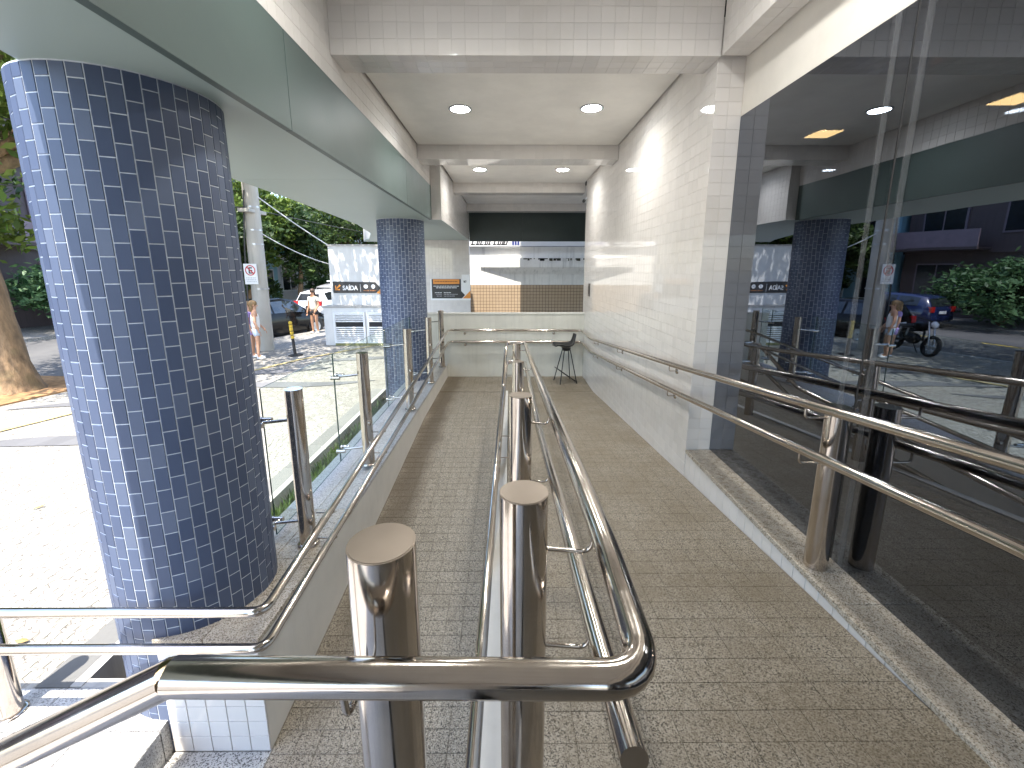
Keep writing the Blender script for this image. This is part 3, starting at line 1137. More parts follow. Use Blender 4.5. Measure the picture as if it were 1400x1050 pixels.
# hooks of the left rails to the kerb wall and the balustrade posts
hk = MB().tube([(0, 0, -RR), (0, 0, -.06), (-.13, 0, -.06)], .006, .03, 8).mesh('bracket', M['steel'])
for path, dz in ((upR, 0), (loR, 0)):
    for y in (2.79, 4.10, 5.88, 7.38, 8.5):
        seg = 6 if y > 5.19 else 7
        o = link('bracket', hk, hr)
        o.location = at_rail(path, y, seg)
# post on the ledge with its hooks
PX_, PY_ = 1.69, 2.085
MB().cyl((PX_, PY_, -1.605), (PX_, PY_, -.69), .057, n=32).build('post', M['steel'], hr)
for path in (upR, loR):
    q = at_rail(path, PY_, 1)
    MB().tube([q + Vector((0, 0, -RR)), q + Vector((0, 0, -.075)), Vector((PX_ - .05, PY_, q.z - .075))], .0065, .025, 10).build('bracket', M['steel'], hr)
MB().cyl((1.69, -1.2, -1.605), (1.69, -1.2, -.62), .057, n=32).build('post', M['steel'], hr)
# end post out on the pavement
MB().cyl((-2.80, 1.985, PAV), (-2.80, 1.985, -1.58), .057, n=28).lathe((-2.80, 1.985, PAV + .0), [(.075, 0), (.075, .012), (.058, .016)], 24).build('post', M['steel'], hr)

MB().cyl((-3.36, 1.93, PAV - .2), (-3.36, 1.93, -1.58), .057, n=28).build('post', M['steel'], hr)

mh = thing('middle_handrail', 'double steel handrail on thick round posts between the two ramps', 'handrail')


def post(x, y, z0, z1):
    o = MB().cyl((x, y, z0), (x, y, z1), .0572, n=48).build('post', M['steel'], mh)
    MB().cyl((x, y, z1 - .0005), (x, y, z1 + .0012), .0572, n=48).cyl((x, y, z1 + .0008), (x, y, z1 + .0022), .0545, n=48).build('post_cap', simple('brushed_cap', (.34, .285, .235), .35, .9) if not bpy.data.materials.get('brushed_cap') else bpy.data.materials['brushed_cap'], o)
    return o


posts = [(.034, .917, -.511), (.056, 2.04, -.613), (.085, 4.04, -.876), (.105, 5.99, -1.035)]
for (x, y, zt) in posts:
    post(x, y, rz(y) - .01, zt)
post(-.217, .652, FOOT, -.456)
post(-1.86, .60, FOOT, -1.22)
cu = [(-1.9, .52, -1.345), (-.767, .52, -.725), (-.488, .52, -.578), (.205, .52, -.588), (.205, .80, -.575), (.205, 1.23, -.605), (.207, 2.71, -.742), (.23, 5.3, -1.01), (.235, 6.22, -1.075), (-.03, 6.30, -1.08), (-.045, 6.12, -1.11), (-.075, 5.3, -1.49), (-.09, 4.7, -1.53), (-.135, 1.6, -1.755), (-.135, .2, -1.76)]
MB().tube(cu[0:3], .0265, .0).build('stair_rail', M['steel'], mh)
MB().tube(cu[2:], .0262, .07, 18).build('upper_rail', M['steel'], mh)
cl = [(.207, .565, -.80), (.207, .85, -.845), (.207, 1.52, -.925), (.21, 2.79, -1.095), (.23, 5.3, -1.29), (.235, 6.22, -1.36), (-.02, 6.30, -1.37), (-.045, 6.12, -1.39), (-.08, 5.3, -1.70), (-.095, 4.7, -1.76), (-.14, 1.6, -1.985), (-.14, .2, -2.0)]
MB().tube(cl, .0245, .07, 16).build('lower_rail', M['steel'], mh)


def near_pt(path, y, lo, hi):
    for a, b in zip(path[lo:hi], path[lo + 1:hi + 1]):
        if min(a[1], b[1]) <= y <= max(a[1], b[1]) and abs(a[1] - b[1]) > .01:
            t = (y - a[1]) / (b[1] - a[1])
            return Vector(a).lerp(Vector(b), t)


for (x, y, zt) in posts:
    for path, lo, hi in ((cu, 4, 8), (cl, 0, 5)):
        q = near_pt(path, y, lo, hi)
        MB().tube([q + Vector((0, 0, -RR)), q + Vector((-.012, 0, -.085)), Vector((x + .05, y, q.z - .075))], .0055, .025, 10).build('bracket', M['steel'], mh)
    for path, lo, hi in ((cu, 10, 14), (cl, 7, 11)):
        q = near_pt(path, y, lo, hi)
        if q is not None and q.z - .06 > rz(y):
            MB().tube([q + Vector((0, 0, -RR)), q + Vector((.01, 0, -.06)), Vector((x - .05, y, q.z - .06))], .0055, .025, 10).build('bracket', M['steel'], mh)
MB().tube([(-.245, .52, -.605), (-.245, .53, -.665), (-.238, .60, -.655), (-.231, .605, -.56)], .0055, .02, 10).build('bracket', M['steel'], mh)

# ------------------------------------------------------------------ lamps and small fittings
def downlight(x, y, z, label):
    o = thing('round_downlight', label, 'lamp', 'round ceiling lamps')
    MB().lathe((x, y, z), [(.108, 0), (.128, -.001), (.131, -.006), (.112, -.012), (.106, -.010)], 40).build('rim', M['rim'], o)
    MB().cyl((x, y, z - .008), (x, y, z - .003), .107, n=40).build('diffuser', M['lamp'], o)
    ld = bpy.data.lights.new('lamp_light', 'AREA')
    ld.shape = 'DISK'
    ld.size = .20
    ld.energy = LAMP_WATT
    ld.spread = R(150)
    ld.color = (1, .95, .87)
    lo_ = link('lamp_light', ld, o)
    lo_.location = (x, y, z - .016)


downlight(-.546, 5.233, ZC, 'round ceiling lamp at left of the nearer lit pair')
downlight(.924, 5.20, ZC, 'round ceiling lamp at right of the nearer lit pair')
downlight(-.524, 8.19, ZC, 'round ceiling lamp at left of the farther, smaller pair')
downlight(.965, 8.20, ZC, 'round ceiling lamp at right of the farther, smaller pair')
downlight(-.55, 2.3, 2.10, 'round ceiling lamp above the viewer on the column side')
downlight(.92, 2.3, 2.10, 'round ceiling lamp above the viewer on the window side')

o = thing('security_camera', 'small black security camera on a short arm at the far top of the tiled wall', 'camera')
MB().cyl((1.598, 9.2, 1.43), (1.55, 9.18, 1.40), .012, n=10).lathe((1.60, 9.2, 1.43), [(.03, 0), (.03, .01), (.012, .012)], 14, (-1, 0, 0)).build('arm', M['whitemetal'], o)
MB().cyl((1.555, 9.24, 1.395), (1.515, 9.10, 1.35), .030, n=16).ball((1.515, 9.10, 1.35), .029, n=12).build('camera_body', M['black'], o)
o = thing('ceiling_sprinkler', 'tiny sprinkler head hanging from the ceiling before the dark teal panels', 'sprinkler')
MB().cyl((.36, 10.1, ZC - .06), (.36, 10.1, ZC), .012, n=10).lathe((.36, 10.1, ZC - .075), [(.0001, 0), (.03, .002), (.03, .008), (.012, .016)], 14).lathe((.36, 10.1, ZC - .006), [(.035, 0), (.03, .006)], 14).build('head', M['alloy'], o)
o = thing('wall_plate', 'small dark vertical metal plate on the far end of the tiled wall', 'plate')
bevel(MB().box(1.586, 1.599, 8.52, 8.70, -.53, -.28).build('plate', simple('dark_plate', (.12, .11, .10), .4, .5), o), .003)
MB().box(1.582, 1.5855, 8.55, 8.67, -.48, -.33).build('slot', M['black'], o)

# bar stool in the far corner
bs = thing('bar_stool', 'black bar stool with a low curved back in the far corner of the landing', 'stool')
SX, SY, SZ = 1.17, 8.60, -2.295
mb = MB()
vs, fs = [], []
nu, nv = 12, 14
prof = [(-.24, .745), (-.225, .765), (-.16, .755), (-.08, .735), (0, .725), (.08, .735), (.13, .77), (.165, .83), (.185, .90), (.20, .965), (.205, 1.0)]
for (u, h) in prof:
    k = (u + .24) / .445
    hw = .20 * math.sin(min(1, max(.25, (1.12 - k) * 1.6)) * math.pi / 2) * (.72 + .28 * math.sin(min(1, k * 3 + .3) * math.pi / 2))
    for j in range(9):
        t = (j - 4) / 4
        vs.append((u - .02 * t * t * (1 if h > .8 else 0), hw * t, h + .05 * t * t * (1 if h < .8 else .2)))
for i in range(len(prof) - 1):
    for j in range(8):
        fs.append((i * 9 + j, i * 9 + j + 1, (i + 1) * 9 + j + 1, (i + 1) * 9 + j))
mb.add(vs, fs, True)
seat = mb.build('seat_shell', M['black'], bs)
sm_ = seat.modifiers.new('thick', 'SOLIDIFY')
sm_.thickness = .03
ss = seat.modifiers.new('smooth', 'SUBSURF')
ss.levels = ss.render_levels = 2
MB().cyl((0, 0, .66), (0, 0, .72), .07, .10, n=20).build('seat_mount', M['blackmetal'], bs)
for (ax, ay) in ((-1, -1), (-1, 1), (1, -1), (1, 1)):
    MB().tube([(ax * .06, ay * .05, .70), (ax * .19 if ax < 0 else .17, ay * .19, 0)], .010, 0, 10).build('leg', M['blackmetal'], bs)
MB().tube([(-.20, -.14, .30), (.14, -.175, .05), (.175, -.15, .035), (.175, .15, .035), (.14, .175, .05), (-.20, .14, .30), (-.20, -.14, .30)], .009, .03, 10).build('footrest', M['blackmetal'], bs)
bs.location = (SX, SY, SZ)
bs.rotation_euler = (0, 0, R(14))

# ------------------------------------------------------------------ end wall with sign, teal panels
ew = thing('sign_wall', 'white tiled end wall carrying the orange and black notice', 'wall')
MB().box(-3.4, -1.188, 13.008, 13.25, -3, ZS + .005).build('wall_body', M['grout'], ew)
t_, a, b = grid((-3.38, 13.0, -2.4), X, Z, -Y, 2.2, 3.23, .1, .1)
lay(ew, 'wall_tile', M['white'], t_, a - .005, b - .005, .007, .0012, 0, .004)
ct = thing('upper_cladding', 'dark teal cladding above the far opening at the end of the ramp', 'panel')
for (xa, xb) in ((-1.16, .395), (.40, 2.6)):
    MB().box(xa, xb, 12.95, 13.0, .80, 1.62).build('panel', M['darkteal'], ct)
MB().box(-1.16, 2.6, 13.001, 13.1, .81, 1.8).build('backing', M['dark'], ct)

sg = thing('notice_sign', 'orange-headed black notice with small white lines on the far white tiled wall', 'sign')
y0 = 12.985
def poly_plate(name, pts, yf, th, mat, parent):
    mb = MB()
    n = len(pts)
    vs = [(p[0], yf, p[1]) for p in pts] + [(p[0], yf + th, p[1]) for p in pts]
    ar = sum(pts[i][0] * pts[(i + 1) % n][1] - pts[(i + 1) % n][0] * pts[i][1] for i in range(n))
    f = [tuple(range(n)), tuple(reversed(range(n, 2 * n)))] + [(i, n + i, n + (i + 1) % n, (i + 1) % n) for i in range(n)]
    if ar < 0:
        f = [tuple(reversed(q)) for q in f]
    return mb.add(vs, f).build(name, mat, parent)


def sp(u, v, y=12.98):     # notice pixels -> wall plane
    k = (y) / 12.98
    return (-2.349 + (u - 588.5) * .02164, -.279 - (v - 381.5) * .02207)


poly_plate('plate', [sp(588, 382), sp(588, 410.5), sp(643.5, 410.5), sp(643.5, 376), sp(631.5, 376), sp(631.5, 382)], 12.990, .008, M['signwhite'], sg)
poly_plate('board', [sp(590, 382), sp(590, 408), sp(631.5, 408), sp(635.8, 403.5), sp(630.5, 398), sp(630.5, 382)], 12.984, .005, M['signblack'], sg)
poly_plate('header', [sp(592, 382.3), sp(592, 388.6), sp(628.3, 388.6), sp(628.3, 382.3)], 12.981, .0025, M['orange'], sg)
poly_plate('corner', [sp(632.5, 408), sp(643.3, 408), sp(643.3, 397.5)], 12.986, .003, M['orange'], sg)
dk = simple('print_brown', (.30, .10, .02), .6)
gy = simple('print_grey', (.42, .42, .43), .6)


def print_line(u0, u1, v, h, mat, wl=2.6):
    mb = MB()
    u = u0
    while u < u1:
        e = min(u1, u + random.uniform(.9, 1.6) * wl)
        uu = u
        while uu < e - .25:
            k = random.uniform(.45, .7)
            hh = h * random.uniform(.7, 1)
            a, b_ = sp(uu, v + h / 2), sp(min(uu + k, e), v + h / 2 - hh)
            mb.box(a[0], b_[0], 12.9795, 12.9808, a[1], b_[1])
            uu += k + .14
        u = e + .5
    mb.build('printed_line', mat, sg)


print_line(594, 626, 385.2, 1.7, dk)
print_line(592.5, 627.8, 391.4, 1.2, M['signwhite'])
print_line(596, 624.5, 393.6, 1.2, M['signwhite'])
for v, (a, b_), (c, d), m_ in ((400.2, (594, 603.5), (606.5, 616.5), M['signwhite']), (402.4, (595.5, 603.5), (606.5, 626), gy), (404.8, (596.5, 603.5), (606.5, 622), gy)):
    print_line(a, b_, v, 1.0, m_)
    print_line(c, d, v, 1.0, m_)
poly_plate('emblem', [sp(634.2, 383.6), sp(634.2, 386.6), sp(637.6, 386.6)], 12.986, .003, M['signblack'], sg)
poly_plate('emblem', [sp(635, 383.6), sp(638, 386.4), sp(638, 383.6)], 12.986, .003, gy, sg)

# ------------------------------------------------------------------ courtyard beyond: tan tiled wall, white wall and canopy
bw = thing('tan_tiled_wall', 'low wall of small tan square tiles seen through the far opening', 'wall')
MB().box(-1.6, 5, 14.508, 14.8, -3, -.52).build('wall_body', M['tangrout'], bw)
t_, a, b = grid((-1.6, 14.5, -1.92), X, Z, -Y, 6.6, 1.4, .105, .105)
lay(bw, 'wall_tile', M['tan'], t_, a - .012, b - .012, .008, .002, 0, .01)
ww = thing('white_back_wall', 'white wall with a thin projecting concrete canopy beyond the far opening', 'wall')
MB().box(-2.4, 5, 14.53, 14.85, -.518, .72).build('wall_body', M['stainwall'], ww)
cp = MB()
fb, wb_ = .065, -.175
ft = [(-.95, 14.49), (.25, 14.36), (5, 14.36)]
wl = [(-.95, 14.53), (-.10, 14.53), (5, 14.53)]
cp.add([(x, y, fb) for x, y in ft] + [(x, y, fb if k == 0 else wb_) for k, (x, y) in enumerate(wl)] + [(x, y, .36) for x, y in ft] + [(x, y, .36) for x, y in wl],
       [(0, 1, 7, 6), (1, 2, 8, 7), (6, 7, 10, 9), (7, 8, 11, 10), (3, 4, 1, 0), (4, 5, 2, 1), (0, 6, 9, 3)])
cp.build('canopy', M['stainwall'], ww)
mb = MB()
for k in range(60):
    x = random.uniform(.36, 4.5)
    l_ = random.uniform(.02, .10)
    mb.box(x, x + random.uniform(.02, .14), 14.356, 14.3595, .36 - l_, .352)
mb.build('moss', simple('black_moss', (.06, .06, .045), .9), ww)
sb = thing('shop_band_sign', 'long white fascia sign with dark slanted letters above the white back wall', 'sign')
MB().box(-2.4, 5, 14.45, 14.9, .722, 1.2).build('band', M['signwhite'], sb)
MB().box(-2.4, 5, 14.44, 14.449, .715, .745).build('lip', simple('grey_lip', (.30, .31, .32), .5), sb)


def text(body, parent, mat, loc, size, name='lettering', shear=0, ext=.004, align='LEFT', rot=(R(90), 0, 0), sx=1.0, bold=0.0):
    c = bpy.data.curves.new(name, 'FONT')
    c.body = body
    c.size = size
    c.shear = shear
    c.extrude = ext
    c.offset = bold
    c.align_x = align
    c.materials.append(mat)
    tmp = bpy.data.objects.new(name, c)
    COL.objects.link(tmp)
    dg = bpy.context.evaluated_depsgraph_get()
    dg.update()
    me = bpy.data.meshes.new_from_object(tmp.evaluated_get(dg))
    bpy.data.objects.remove(tmp)
    o = link(name, me, parent)
    o.location = loc
    o.rotation_euler = rot
    o.scale = (sx, 1, 1)
    return o


mb = MB()
x = -1.25
for k, s in enumerate((.16, .12, .15, .13, .10, .06, .13, .14, .05, .16)):
    if k == 5:
        x += .06
        continue
    mb.prism([(x, 0), (x + s * .8, 0), (x + s * .8 + .05, 1), (x + .05, 1)], 0, 1) if False else None
    z0_, z1_ = .775, .90
    mb.add([(x, 14.446, z0_), (x + s * .85, 14.446, z0_), (x + s * .85, 14.446, z0_ + .035), (x, 14.446, z0_ + .035)], [(0, 1, 2, 3)])
    mb.add([(x + .01, 14.446, z0_), (x + .05, 14.446, z0_), (x + .09, 14.446, z1_), (x + .05, 14.446, z1_)], [(0, 1, 2, 3)])
    if k % 2:
        mb.add([(x + s * .6, 14.446, z0_), (x + s * .85, 14.446, z0_), (x + s * .85 + .04, 14.446, z1_), (x + s * .6 + .04, 14.446, z1_)], [(0, 1, 2, 3)])
    x += s
mb.build('lettering', M['signblack'], sb)
for k in range(3):
    MB().box(.10 + k * .085, .165 + k * .085, 14.442, 14.448, .775, .90).build('emblem', simple('navy_print', (.03, .05, .22), .5) if k == 0 else bpy.data.materials['navy_print'], sb)

# ------------------------------------------------------------------ garage wall with SAIDA sign
gw = thing('garage_wall', 'white street wall with leaf shadows behind the far blue column', 'wall')
MB().box(-5.92, -2.3, 14.4, 14.7, -3, .74).build('wall_body', M['whitewall'], gw)
MB().box(-5.95, -2.3, 14.36, 14.74, .742, .79).build('coping', M['concrete'], gw)
MB().box(-6.0, -3.3, 13.87, 14.398, -3, -1.23).build('plinth', M['whitewall'], gw)
MB().box(-6.02, -3.3, 13.85, 14.397, -1.228, -1.17).build('plinth_cap', M['concrete'], gw)
gd = thing('louvre_doors', 'pair of white metal louvred doors in the base of the street wall', 'door')
for (xa, xb) in ((-5.68, -4.66), (-4.60, -3.58)):
    fr = MB().box(xa, xa + .06, 13.80, 13.85, -2.37, -1.36).box(xb - .06, xb, 13.80, 13.85, -2.37, -1.36).box(xa + .06, xb - .06, 13.80, 13.85, -1.42, -1.36).box(xa + .06, xb - .06, 13.80, 13.85, -2.37, -2.31)
    f = fr.build('door_leaf', M['whitemetal'], gd)
    MB().box(xa + .06, xb - .06, 13.845, 13.868, -2.31, -1.42).build('backing', M['dark'], f)
    sl = MB().obox((0, 0, 0), ((xb - xa) / 2 - .062, 0, 0), (0, .014, -.010), (0, .003, .017)).mesh('slat', M['whitemetal'])
    for k in range(13):
        if k in (7, 8):
            continue
        o = link('slat', sl, f)
        o.location = ((xa + xb) / 2, 13.825, -2.275 + k * .0685)
MB().box(-5.66, -3.6, 13.79, 13.862, -2.46, -2.372).build('sill', simple('mossy_sill', (.22, .22, .10), .9), gd)

sa = thing('exit_sign', 'black arrow-shaped sign reading SAÍDA on the white street wall', 'sign')


def gp(u, v):          # photo pixels on the garage wall plane y = 14.35
    return (-5.86 + (u - 456.5) * .02485, -.40 - (v - 385) * .0247)


poly_plate('board', [gp(457.5, 385.3), gp(457.5, 399.5), gp(458.5, 400.3), gp(514.5, 400.3), gp(520.8, 393.7), gp(514, 385.8), gp(458.5, 385.0)], 14.372, .026, M['signblack'], sa)
poly_plate('corner', [gp(515.3, 400.3), gp(522.5, 402.5), gp(522.5, 393.5), gp(521.2, 394.3)], 14.374, .022, M['orange'], sa)
yf = 14.366
a = MB()
c0 = gp(463.5, 393.3)
a.obox((c0[0] + .02, yf, c0[1] + .02), (.07, 0, .07), (-.018, 0, .018), (0, .003, 0))
a.box(c0[0] - .075, c0[0] + .075, yf - .003, yf + .003, c0[1] - .08, c0[1] - .045)
a.box(c0[0] - .075, c0[0] - .04, yf - .003, yf + .003, c0[1] - .044, c0[1] + .075)
a.build('arrow', M['orange'], sa)
q = gp(470.4, 396.3)
text('SAÍDA', sa, M['signwhite'], (q[0], yf + .002, q[1]), .205, ext=.003, bold=.004, sx=.86)
q = gp(494, 398.5)
MB().box(q[0] - .008, q[0] + .008, yf, yf + .004, q[1], q[1] + .25).build('divider', gy, sa)
for u, ch in ((501.3, 'P'), (511, '?')):
    q = gp(u, 391.6)
    MB().cyl((q[0], yf + .004, q[1]), (q[0], yf - .001, q[1]), .068, n=24).build('badge', M['signwhite'], sa)
    MB().box(q[0] - .012, q[0] + .014, yf - .003, yf - .0015, q[1] - .03, q[1] + .03).build('pictogram', gy, sa)
for u0, u1 in ((498, 505.5), (506.5, 515)):
    a0, a1 = gp(u0, 397.8), gp(u1, 396.2)
    mb = MB()
    x = a0[0]
    while x < a1[0] - .015:
        mb.box(x, x + .018, yf, yf + .004, a0[1], a1[1])
        x += .026
    mb.build('printed_line', simple('print_copper', (.40, .17, .07), .6) if 'print_copper' not in bpy.data.materials else bpy.data.materials['print_copper'], sa)

# ------------------------------------------------------------------ street furniture
bo = thing('bollard', 'thin black bollard with yellow bands on a round base', 'bollard')
MB().lathe((0, 0, 0), [(.0, .03), (.17, .03), (.2, .012), (.2, 0)][::-1], 24).build('base', M['rubber'], bo)
MB().cyl((0, 0, .03), (0, 0, .92), .042, .036, n=16).build('shaft', M['black'], bo)
for z in (.50, .615, .73, .83):
    MB().cyl((0, 0, z), (0, 0, z + (.09 if z < .8 else .07)), .0455, n=16).build('band', M['yellow'], bo)
MB().ball((0, 0, .95), .052, n=14).build('knob', M['yellow'], bo)
bo.location = (-6.18, 12.17, PAV)
bo.rotation_euler = (R(1), R(-3), 0)

po = thing('utility_pole', 'thick weathered street pole carrying cables and the no-parking plate', 'pole')
PXY = (-7.55, 13.1)
MB().cyl((PXY[0], PXY[1], PAV - .05), (PXY[0] + .12, PXY[1], 6.5), .245, .17, n=20).build('shaft', M['polewood'], po)
for z, l_ in ((1.6, .9), (3.4, 1.3)):
    MB().box(PXY[0] - .1, PXY[0] + .22, PXY[1] - l_ * .5, PXY[1] + l_ * .5, z, z + .09).build('crossarm', M['polewood'], po)
MB().tube([(PXY[0] + .02, PXY[1] - .25, 2.2), (PXY[0] - .14, PXY[1] - .25, .6), (PXY[0] - .22, PXY[1] - .28, -1.2), (PXY[0] - .24, PXY[1] - .26, -2.3)], .022, .1, 8).build('conduit', M['darkcable'], po)
for z in (1.75, 1.1, .7, -.6):
    MB().cyl((PXY[0] + .06, PXY[1], z), (PXY[0] + .06, PXY[1], z + .04), .222 - z * .006, n=18).build('strap', M['alloy'], po)
np_ = thing('parking_sign', 'white plate with a red ring and crossed letter E on the street pole', 'sign')
NX, NY, NZ = -7.57, 12.80, -.135
MB().box(NX - .19, NX + .19, NY, NY + .012, NZ - .30, NZ + .29).build('plate', M['signwhite'], np_)
MB().lathe((NX, NY - .0005, NZ + .10), [(.150, 0), (.150, .003), (.122, .003), (.122, 0)], 32, (0, -1, 0)).build('ring', M['red'], np_)
MB().obox((NX, NY - .0046, NZ + .10), (.093, 0, -.093), (.012, 0, .012), (0, .001, 0)).build('slash', M['red'], np_)
text('E', np_, M['signblack'], (NX - .062, NY - .002, NZ + .013), .25, ext=.001, bold=.006)
mb = MB()
for k in range(3):
    x = NX - .14
    while x < NX + .13:
        l_ = random.uniform(.02, .05)
        mb.box(x, x + l_, NY - .0015, NY + .001, NZ - .13 - k * .055, NZ - .105 - k * .055)
        x += l_ + .014
mb.build('printed_line', gy, np_)


def cable(name, a, b, sag, r, mat, label, group=None):
    a, b = Vector(a), Vector(b)
    pts = [a.lerp(b, t / 16) - Vector((0, 0, 4 * sag * (t / 16) * (1 - t / 16))) for t in range(17)]
    return tag(MB().tube(pts, r, 0, 6).build(name, mat), label, 'cable', group)


cable('cable', (PXY[0] + .2, 13.05, 2.12), (-5.90, 14.38, .77), .04, .017, M['cable'], 'upper pale cable from the pole to the top corner of the street wall')
cable('cable', (PXY[0] + .2, 13.05, 1.08), (-5.925, 14.5, .16), .10, .014, M['cable'], 'lower sagging pale cable from the pole to the street wall')
for z, dx, lb_ in ((4.6, .1, 'topmost'), (3.55, -.2, 'second highest'), (2.9, 0, 'third highest'), (1.75, -.15, 'lowest')):
    cable('overhead_line', (PXY[0] + .05 + dx, 13.1, z), (sd2(34, -.6)[0] + dx, sd2(34, -.6)[1], z + .6), .5, .012, M['darkcable'],
          lb_ + ' dark overhead line running from the street pole away down the road', 'overhead lines along the road')
    cable('overhead_line', (PXY[0] + .05 + dx, 13.1, z), (sd2(-24, -.2)[0] + dx, sd2(-24, -.2)[1], z + .3), .5, .012, M['darkcable'],
          lb_ + ' dark overhead line running from the street pole back past the big tree', 'overhead lines along the road')


# ------------------------------------------------------------------ trees and bushes
def crown_mesh(blobs, n, leaf, mat, name, parent, droop=0.):
    mb = MB()
    vs, fs = [], []
    tot = sum((b[3] * b[4] * b[5]) ** .667 for b in blobs)
    for (cx_, cy_, cz_, rx, ry, rz_) in blobs:
        m = int(n * (rx * ry * rz_) ** .667 / tot)
        ncl = max(6, int(m / 40))
        cl_ = []
        for _ in range(ncl):
            d = Vector((random.gauss(0, 1), random.gauss(0, 1), random.gauss(0, 1))).normalized() * (random.uniform(.35, 1) ** .5)
            cl_.append((cx_ + d.x * rx, cy_ + d.y * ry, cz_ + d.z * rz_))
        cr = .34 * (rx * ry * rz_) ** (1 / 3)
        for k in range(m):
            c = cl_[k % ncl]
            p = Vector(c) + Vector((random.gauss(0, cr * .55), random.gauss(0, cr * .55), random.gauss(0, cr * .42)))
            s = leaf * random.uniform(.6, 1.3)
            u = Vector((random.gauss(0, 1), random.gauss(0, 1), random.gauss(0, .6) - droop)).normalized()
            v = u.cross(Vector((random.gauss(0, 1), random.gauss(0, 1), random.gauss(0, 1)))).normalized()
            b = len(vs)
            vs += [p - u * s, p + v * s * .42, p + u * s, p - v * s * .42]
            fs.append((b, b + 1, b + 2, b + 3))
    mb.add(vs, fs)
    return mb.build(name, mat, parent)


def tree(label, base, h, r, blobs, n, leaf, mat, lean=(0, 0), bark='bark', group=None, droop=0.):
    o = thing('street_tree', label, 'tree', group)
    b = Vector(base)
    mb = MB()
    pts = [b + Vector((0, 0, -.1)), b + Vector((lean[0] * .1, lean[1] * .1, h * .2)), b + Vector((lean[0] * .5, lean[1] * .5, h * .6)), b + Vector((lean[0], lean[1], h))]
    n_ = 14
    prev = None
    rad = [r * 1.75, r * 1.02, r * .86, r * .66]
    pr = []
    for k in range(13):
        t = k / 12 * 3
        i = min(2, int(t))
        f = t - i
        p = pts[i].lerp(pts[i + 1], f)
        rr = rad[i] + (rad[i + 1] - rad[i]) * (f if i else f ** .45)
        pr.append((p, rr))
    vs, fs = [], []
    for k, (p, rr) in enumerate(pr):
        for j in range(n_):
            a = 2 * math.pi * j / n_
            q = rr * (1 + .10 * math.sin(3 * a + k * .7) + .06 * math.sin(7 * a + k))
            vs.append((p.x + q * math.cos(a), p.y + q * math.sin(a), p.z))
    for k in range(12):
        fs += [(k * n_ + j, k * n_ + (j + 1) % n_, (k + 1) * n_ + (j + 1) % n_, (k + 1) * n_ + j) for j in range(n_)]
    mb.add(vs, fs, True)
    for (cx_, cy_, cz_, rx, ry, rz_) in blobs:
        top = pts[3]
        mid = top.lerp(Vector((cx_, cy_, cz_)), .5) + Vector((0, 0, .2))
        mb.cyl(top - Vector((0, 0, .25)), mid, r * .5, r * .3, 9)
        mb.cyl(mid, (cx_, cy_, cz_ + rz_ * .3), r * .3, r * .08, 8)
    mb.build('trunk', M[bark], o)
    crown_mesh(blobs, n, leaf, mat, 'crown', o, droop)
    return o


bx, by = -10.02, 8.5
tree('big street tree with a thick scaly trunk at the left edge', (bx, by, PAV), 4.2, .27,
     [(-10.5, 8.0, 3.6, 2.6, 2.4, 1.6), (-8.2, 8.6, 4.6, 2.6, 2.4, 1.4), (-11.5, 10.5, 4.8, 2.6, 2.4, 1.5), (-9.4, 11.4, 4.4, 2.2, 2.2, 1.2), (-10.3, 8.2, 2.0, 1.2, 1.0, 1.2), (-10.9, 9.0, .75, 1.1, .8, .8), (-9.9, 7.7, 2.9, 1.1, .9, .8), (-6.6, 11.0, 5.0, 1.9, 1.9, 1.1), (-5.4, 12.2, 4.6, 1.7, 1.3, .9)], 19000, .12, M['leafC'], lean=(-.25, -.2), droop=.5)
MB().prism([(-11.4, 7.3), (-9.3, 7.3), (-9.0, 8.6), (-9.5, 9.6), (-10.9, 9.7)], PAV - .02, PAV + .03).build('tree_bed', M['earth'], kind='structure')
spec = [
    (sd2(18.5, 8.9), 'leafB', 'dark leafy street tree across the road, its crown hiding the white house upstairs', 4.6, 2.3),
    (sd2(21.5, -1.7), 'leafB', 'dark street tree on the near pavement past the cars', 5.0, 2.6),
    (sd2(25.0, -2.2), 'leafA', 'mid green street tree rising directly behind the sign wall', 5.6, 2.9),
    (sd2(15.5, 10.0), 'leafB', 'dark bushy tree beside the light blue house wall', 3.6, 1.7),
    (sd2(13.5, -1.2), 'leafB', 'leafy street tree beyond the woman, its low crown filling the gap under the soffit', 5.4, 2.6),
    (sd2(23.5, 9.2), 'leafC', 'yellow-green street tree in front of the white house', 6.0, 2.8),
    (sd2(31, -2.0), 'leafA', 'green street tree farther along the near pavement', 6.2, 3.0),
    (sd2(19, -1.4), 'leafA', 'dense green street tree just behind the street wall, crown against the soffit', 5.0, 2.3),
    (sd2(27, 9.6), 'leafA', 'street tree across the road with a pale slim trunk, behind the parked silver car', 6.2, 2.7),
    (sd2(36, 9.8), 'leafB', 'dark street tree farthest down the road on the opposite side', 6.5, 3.2),
    (sd2(17, 10.2), 'leafC', 'yellow-green street tree across the road behind the street pole', 5.6, 2.1),
    (sd2(2, 10.4), 'leafB', 'dark street tree across the road opposite the near column', 6.4, 2.6),
    (sd2(44, -2.5), 'leafB', 'tall dark tree closing the end of the road', 6.8, 3.8),
]
for (p, m_, lb_, h, cr) in spec:
    bl = [(p[0] + random.uniform(-.6, .6) * cr, p[1] + random.uniform(-.6, .6) * cr, PAV + h + random.uniform(-.9, 1.1), cr * random.uniform(.6, .95), cr * random.uniform(.6, .95), cr * random.uniform(.5, .7)) for _ in range(6)]
    bl.append((p[0] + .3, p[1] - .4, PAV + h * .55, cr * .5, cr * .5, cr * .45))
    tree(lb_, (p[0], p[1], PAV), h * .62, .17, bl, 8000, .17, M[m_], lean=(random.uniform(-.3, .3), random.uniform(-.3, .3)), droop=.4)


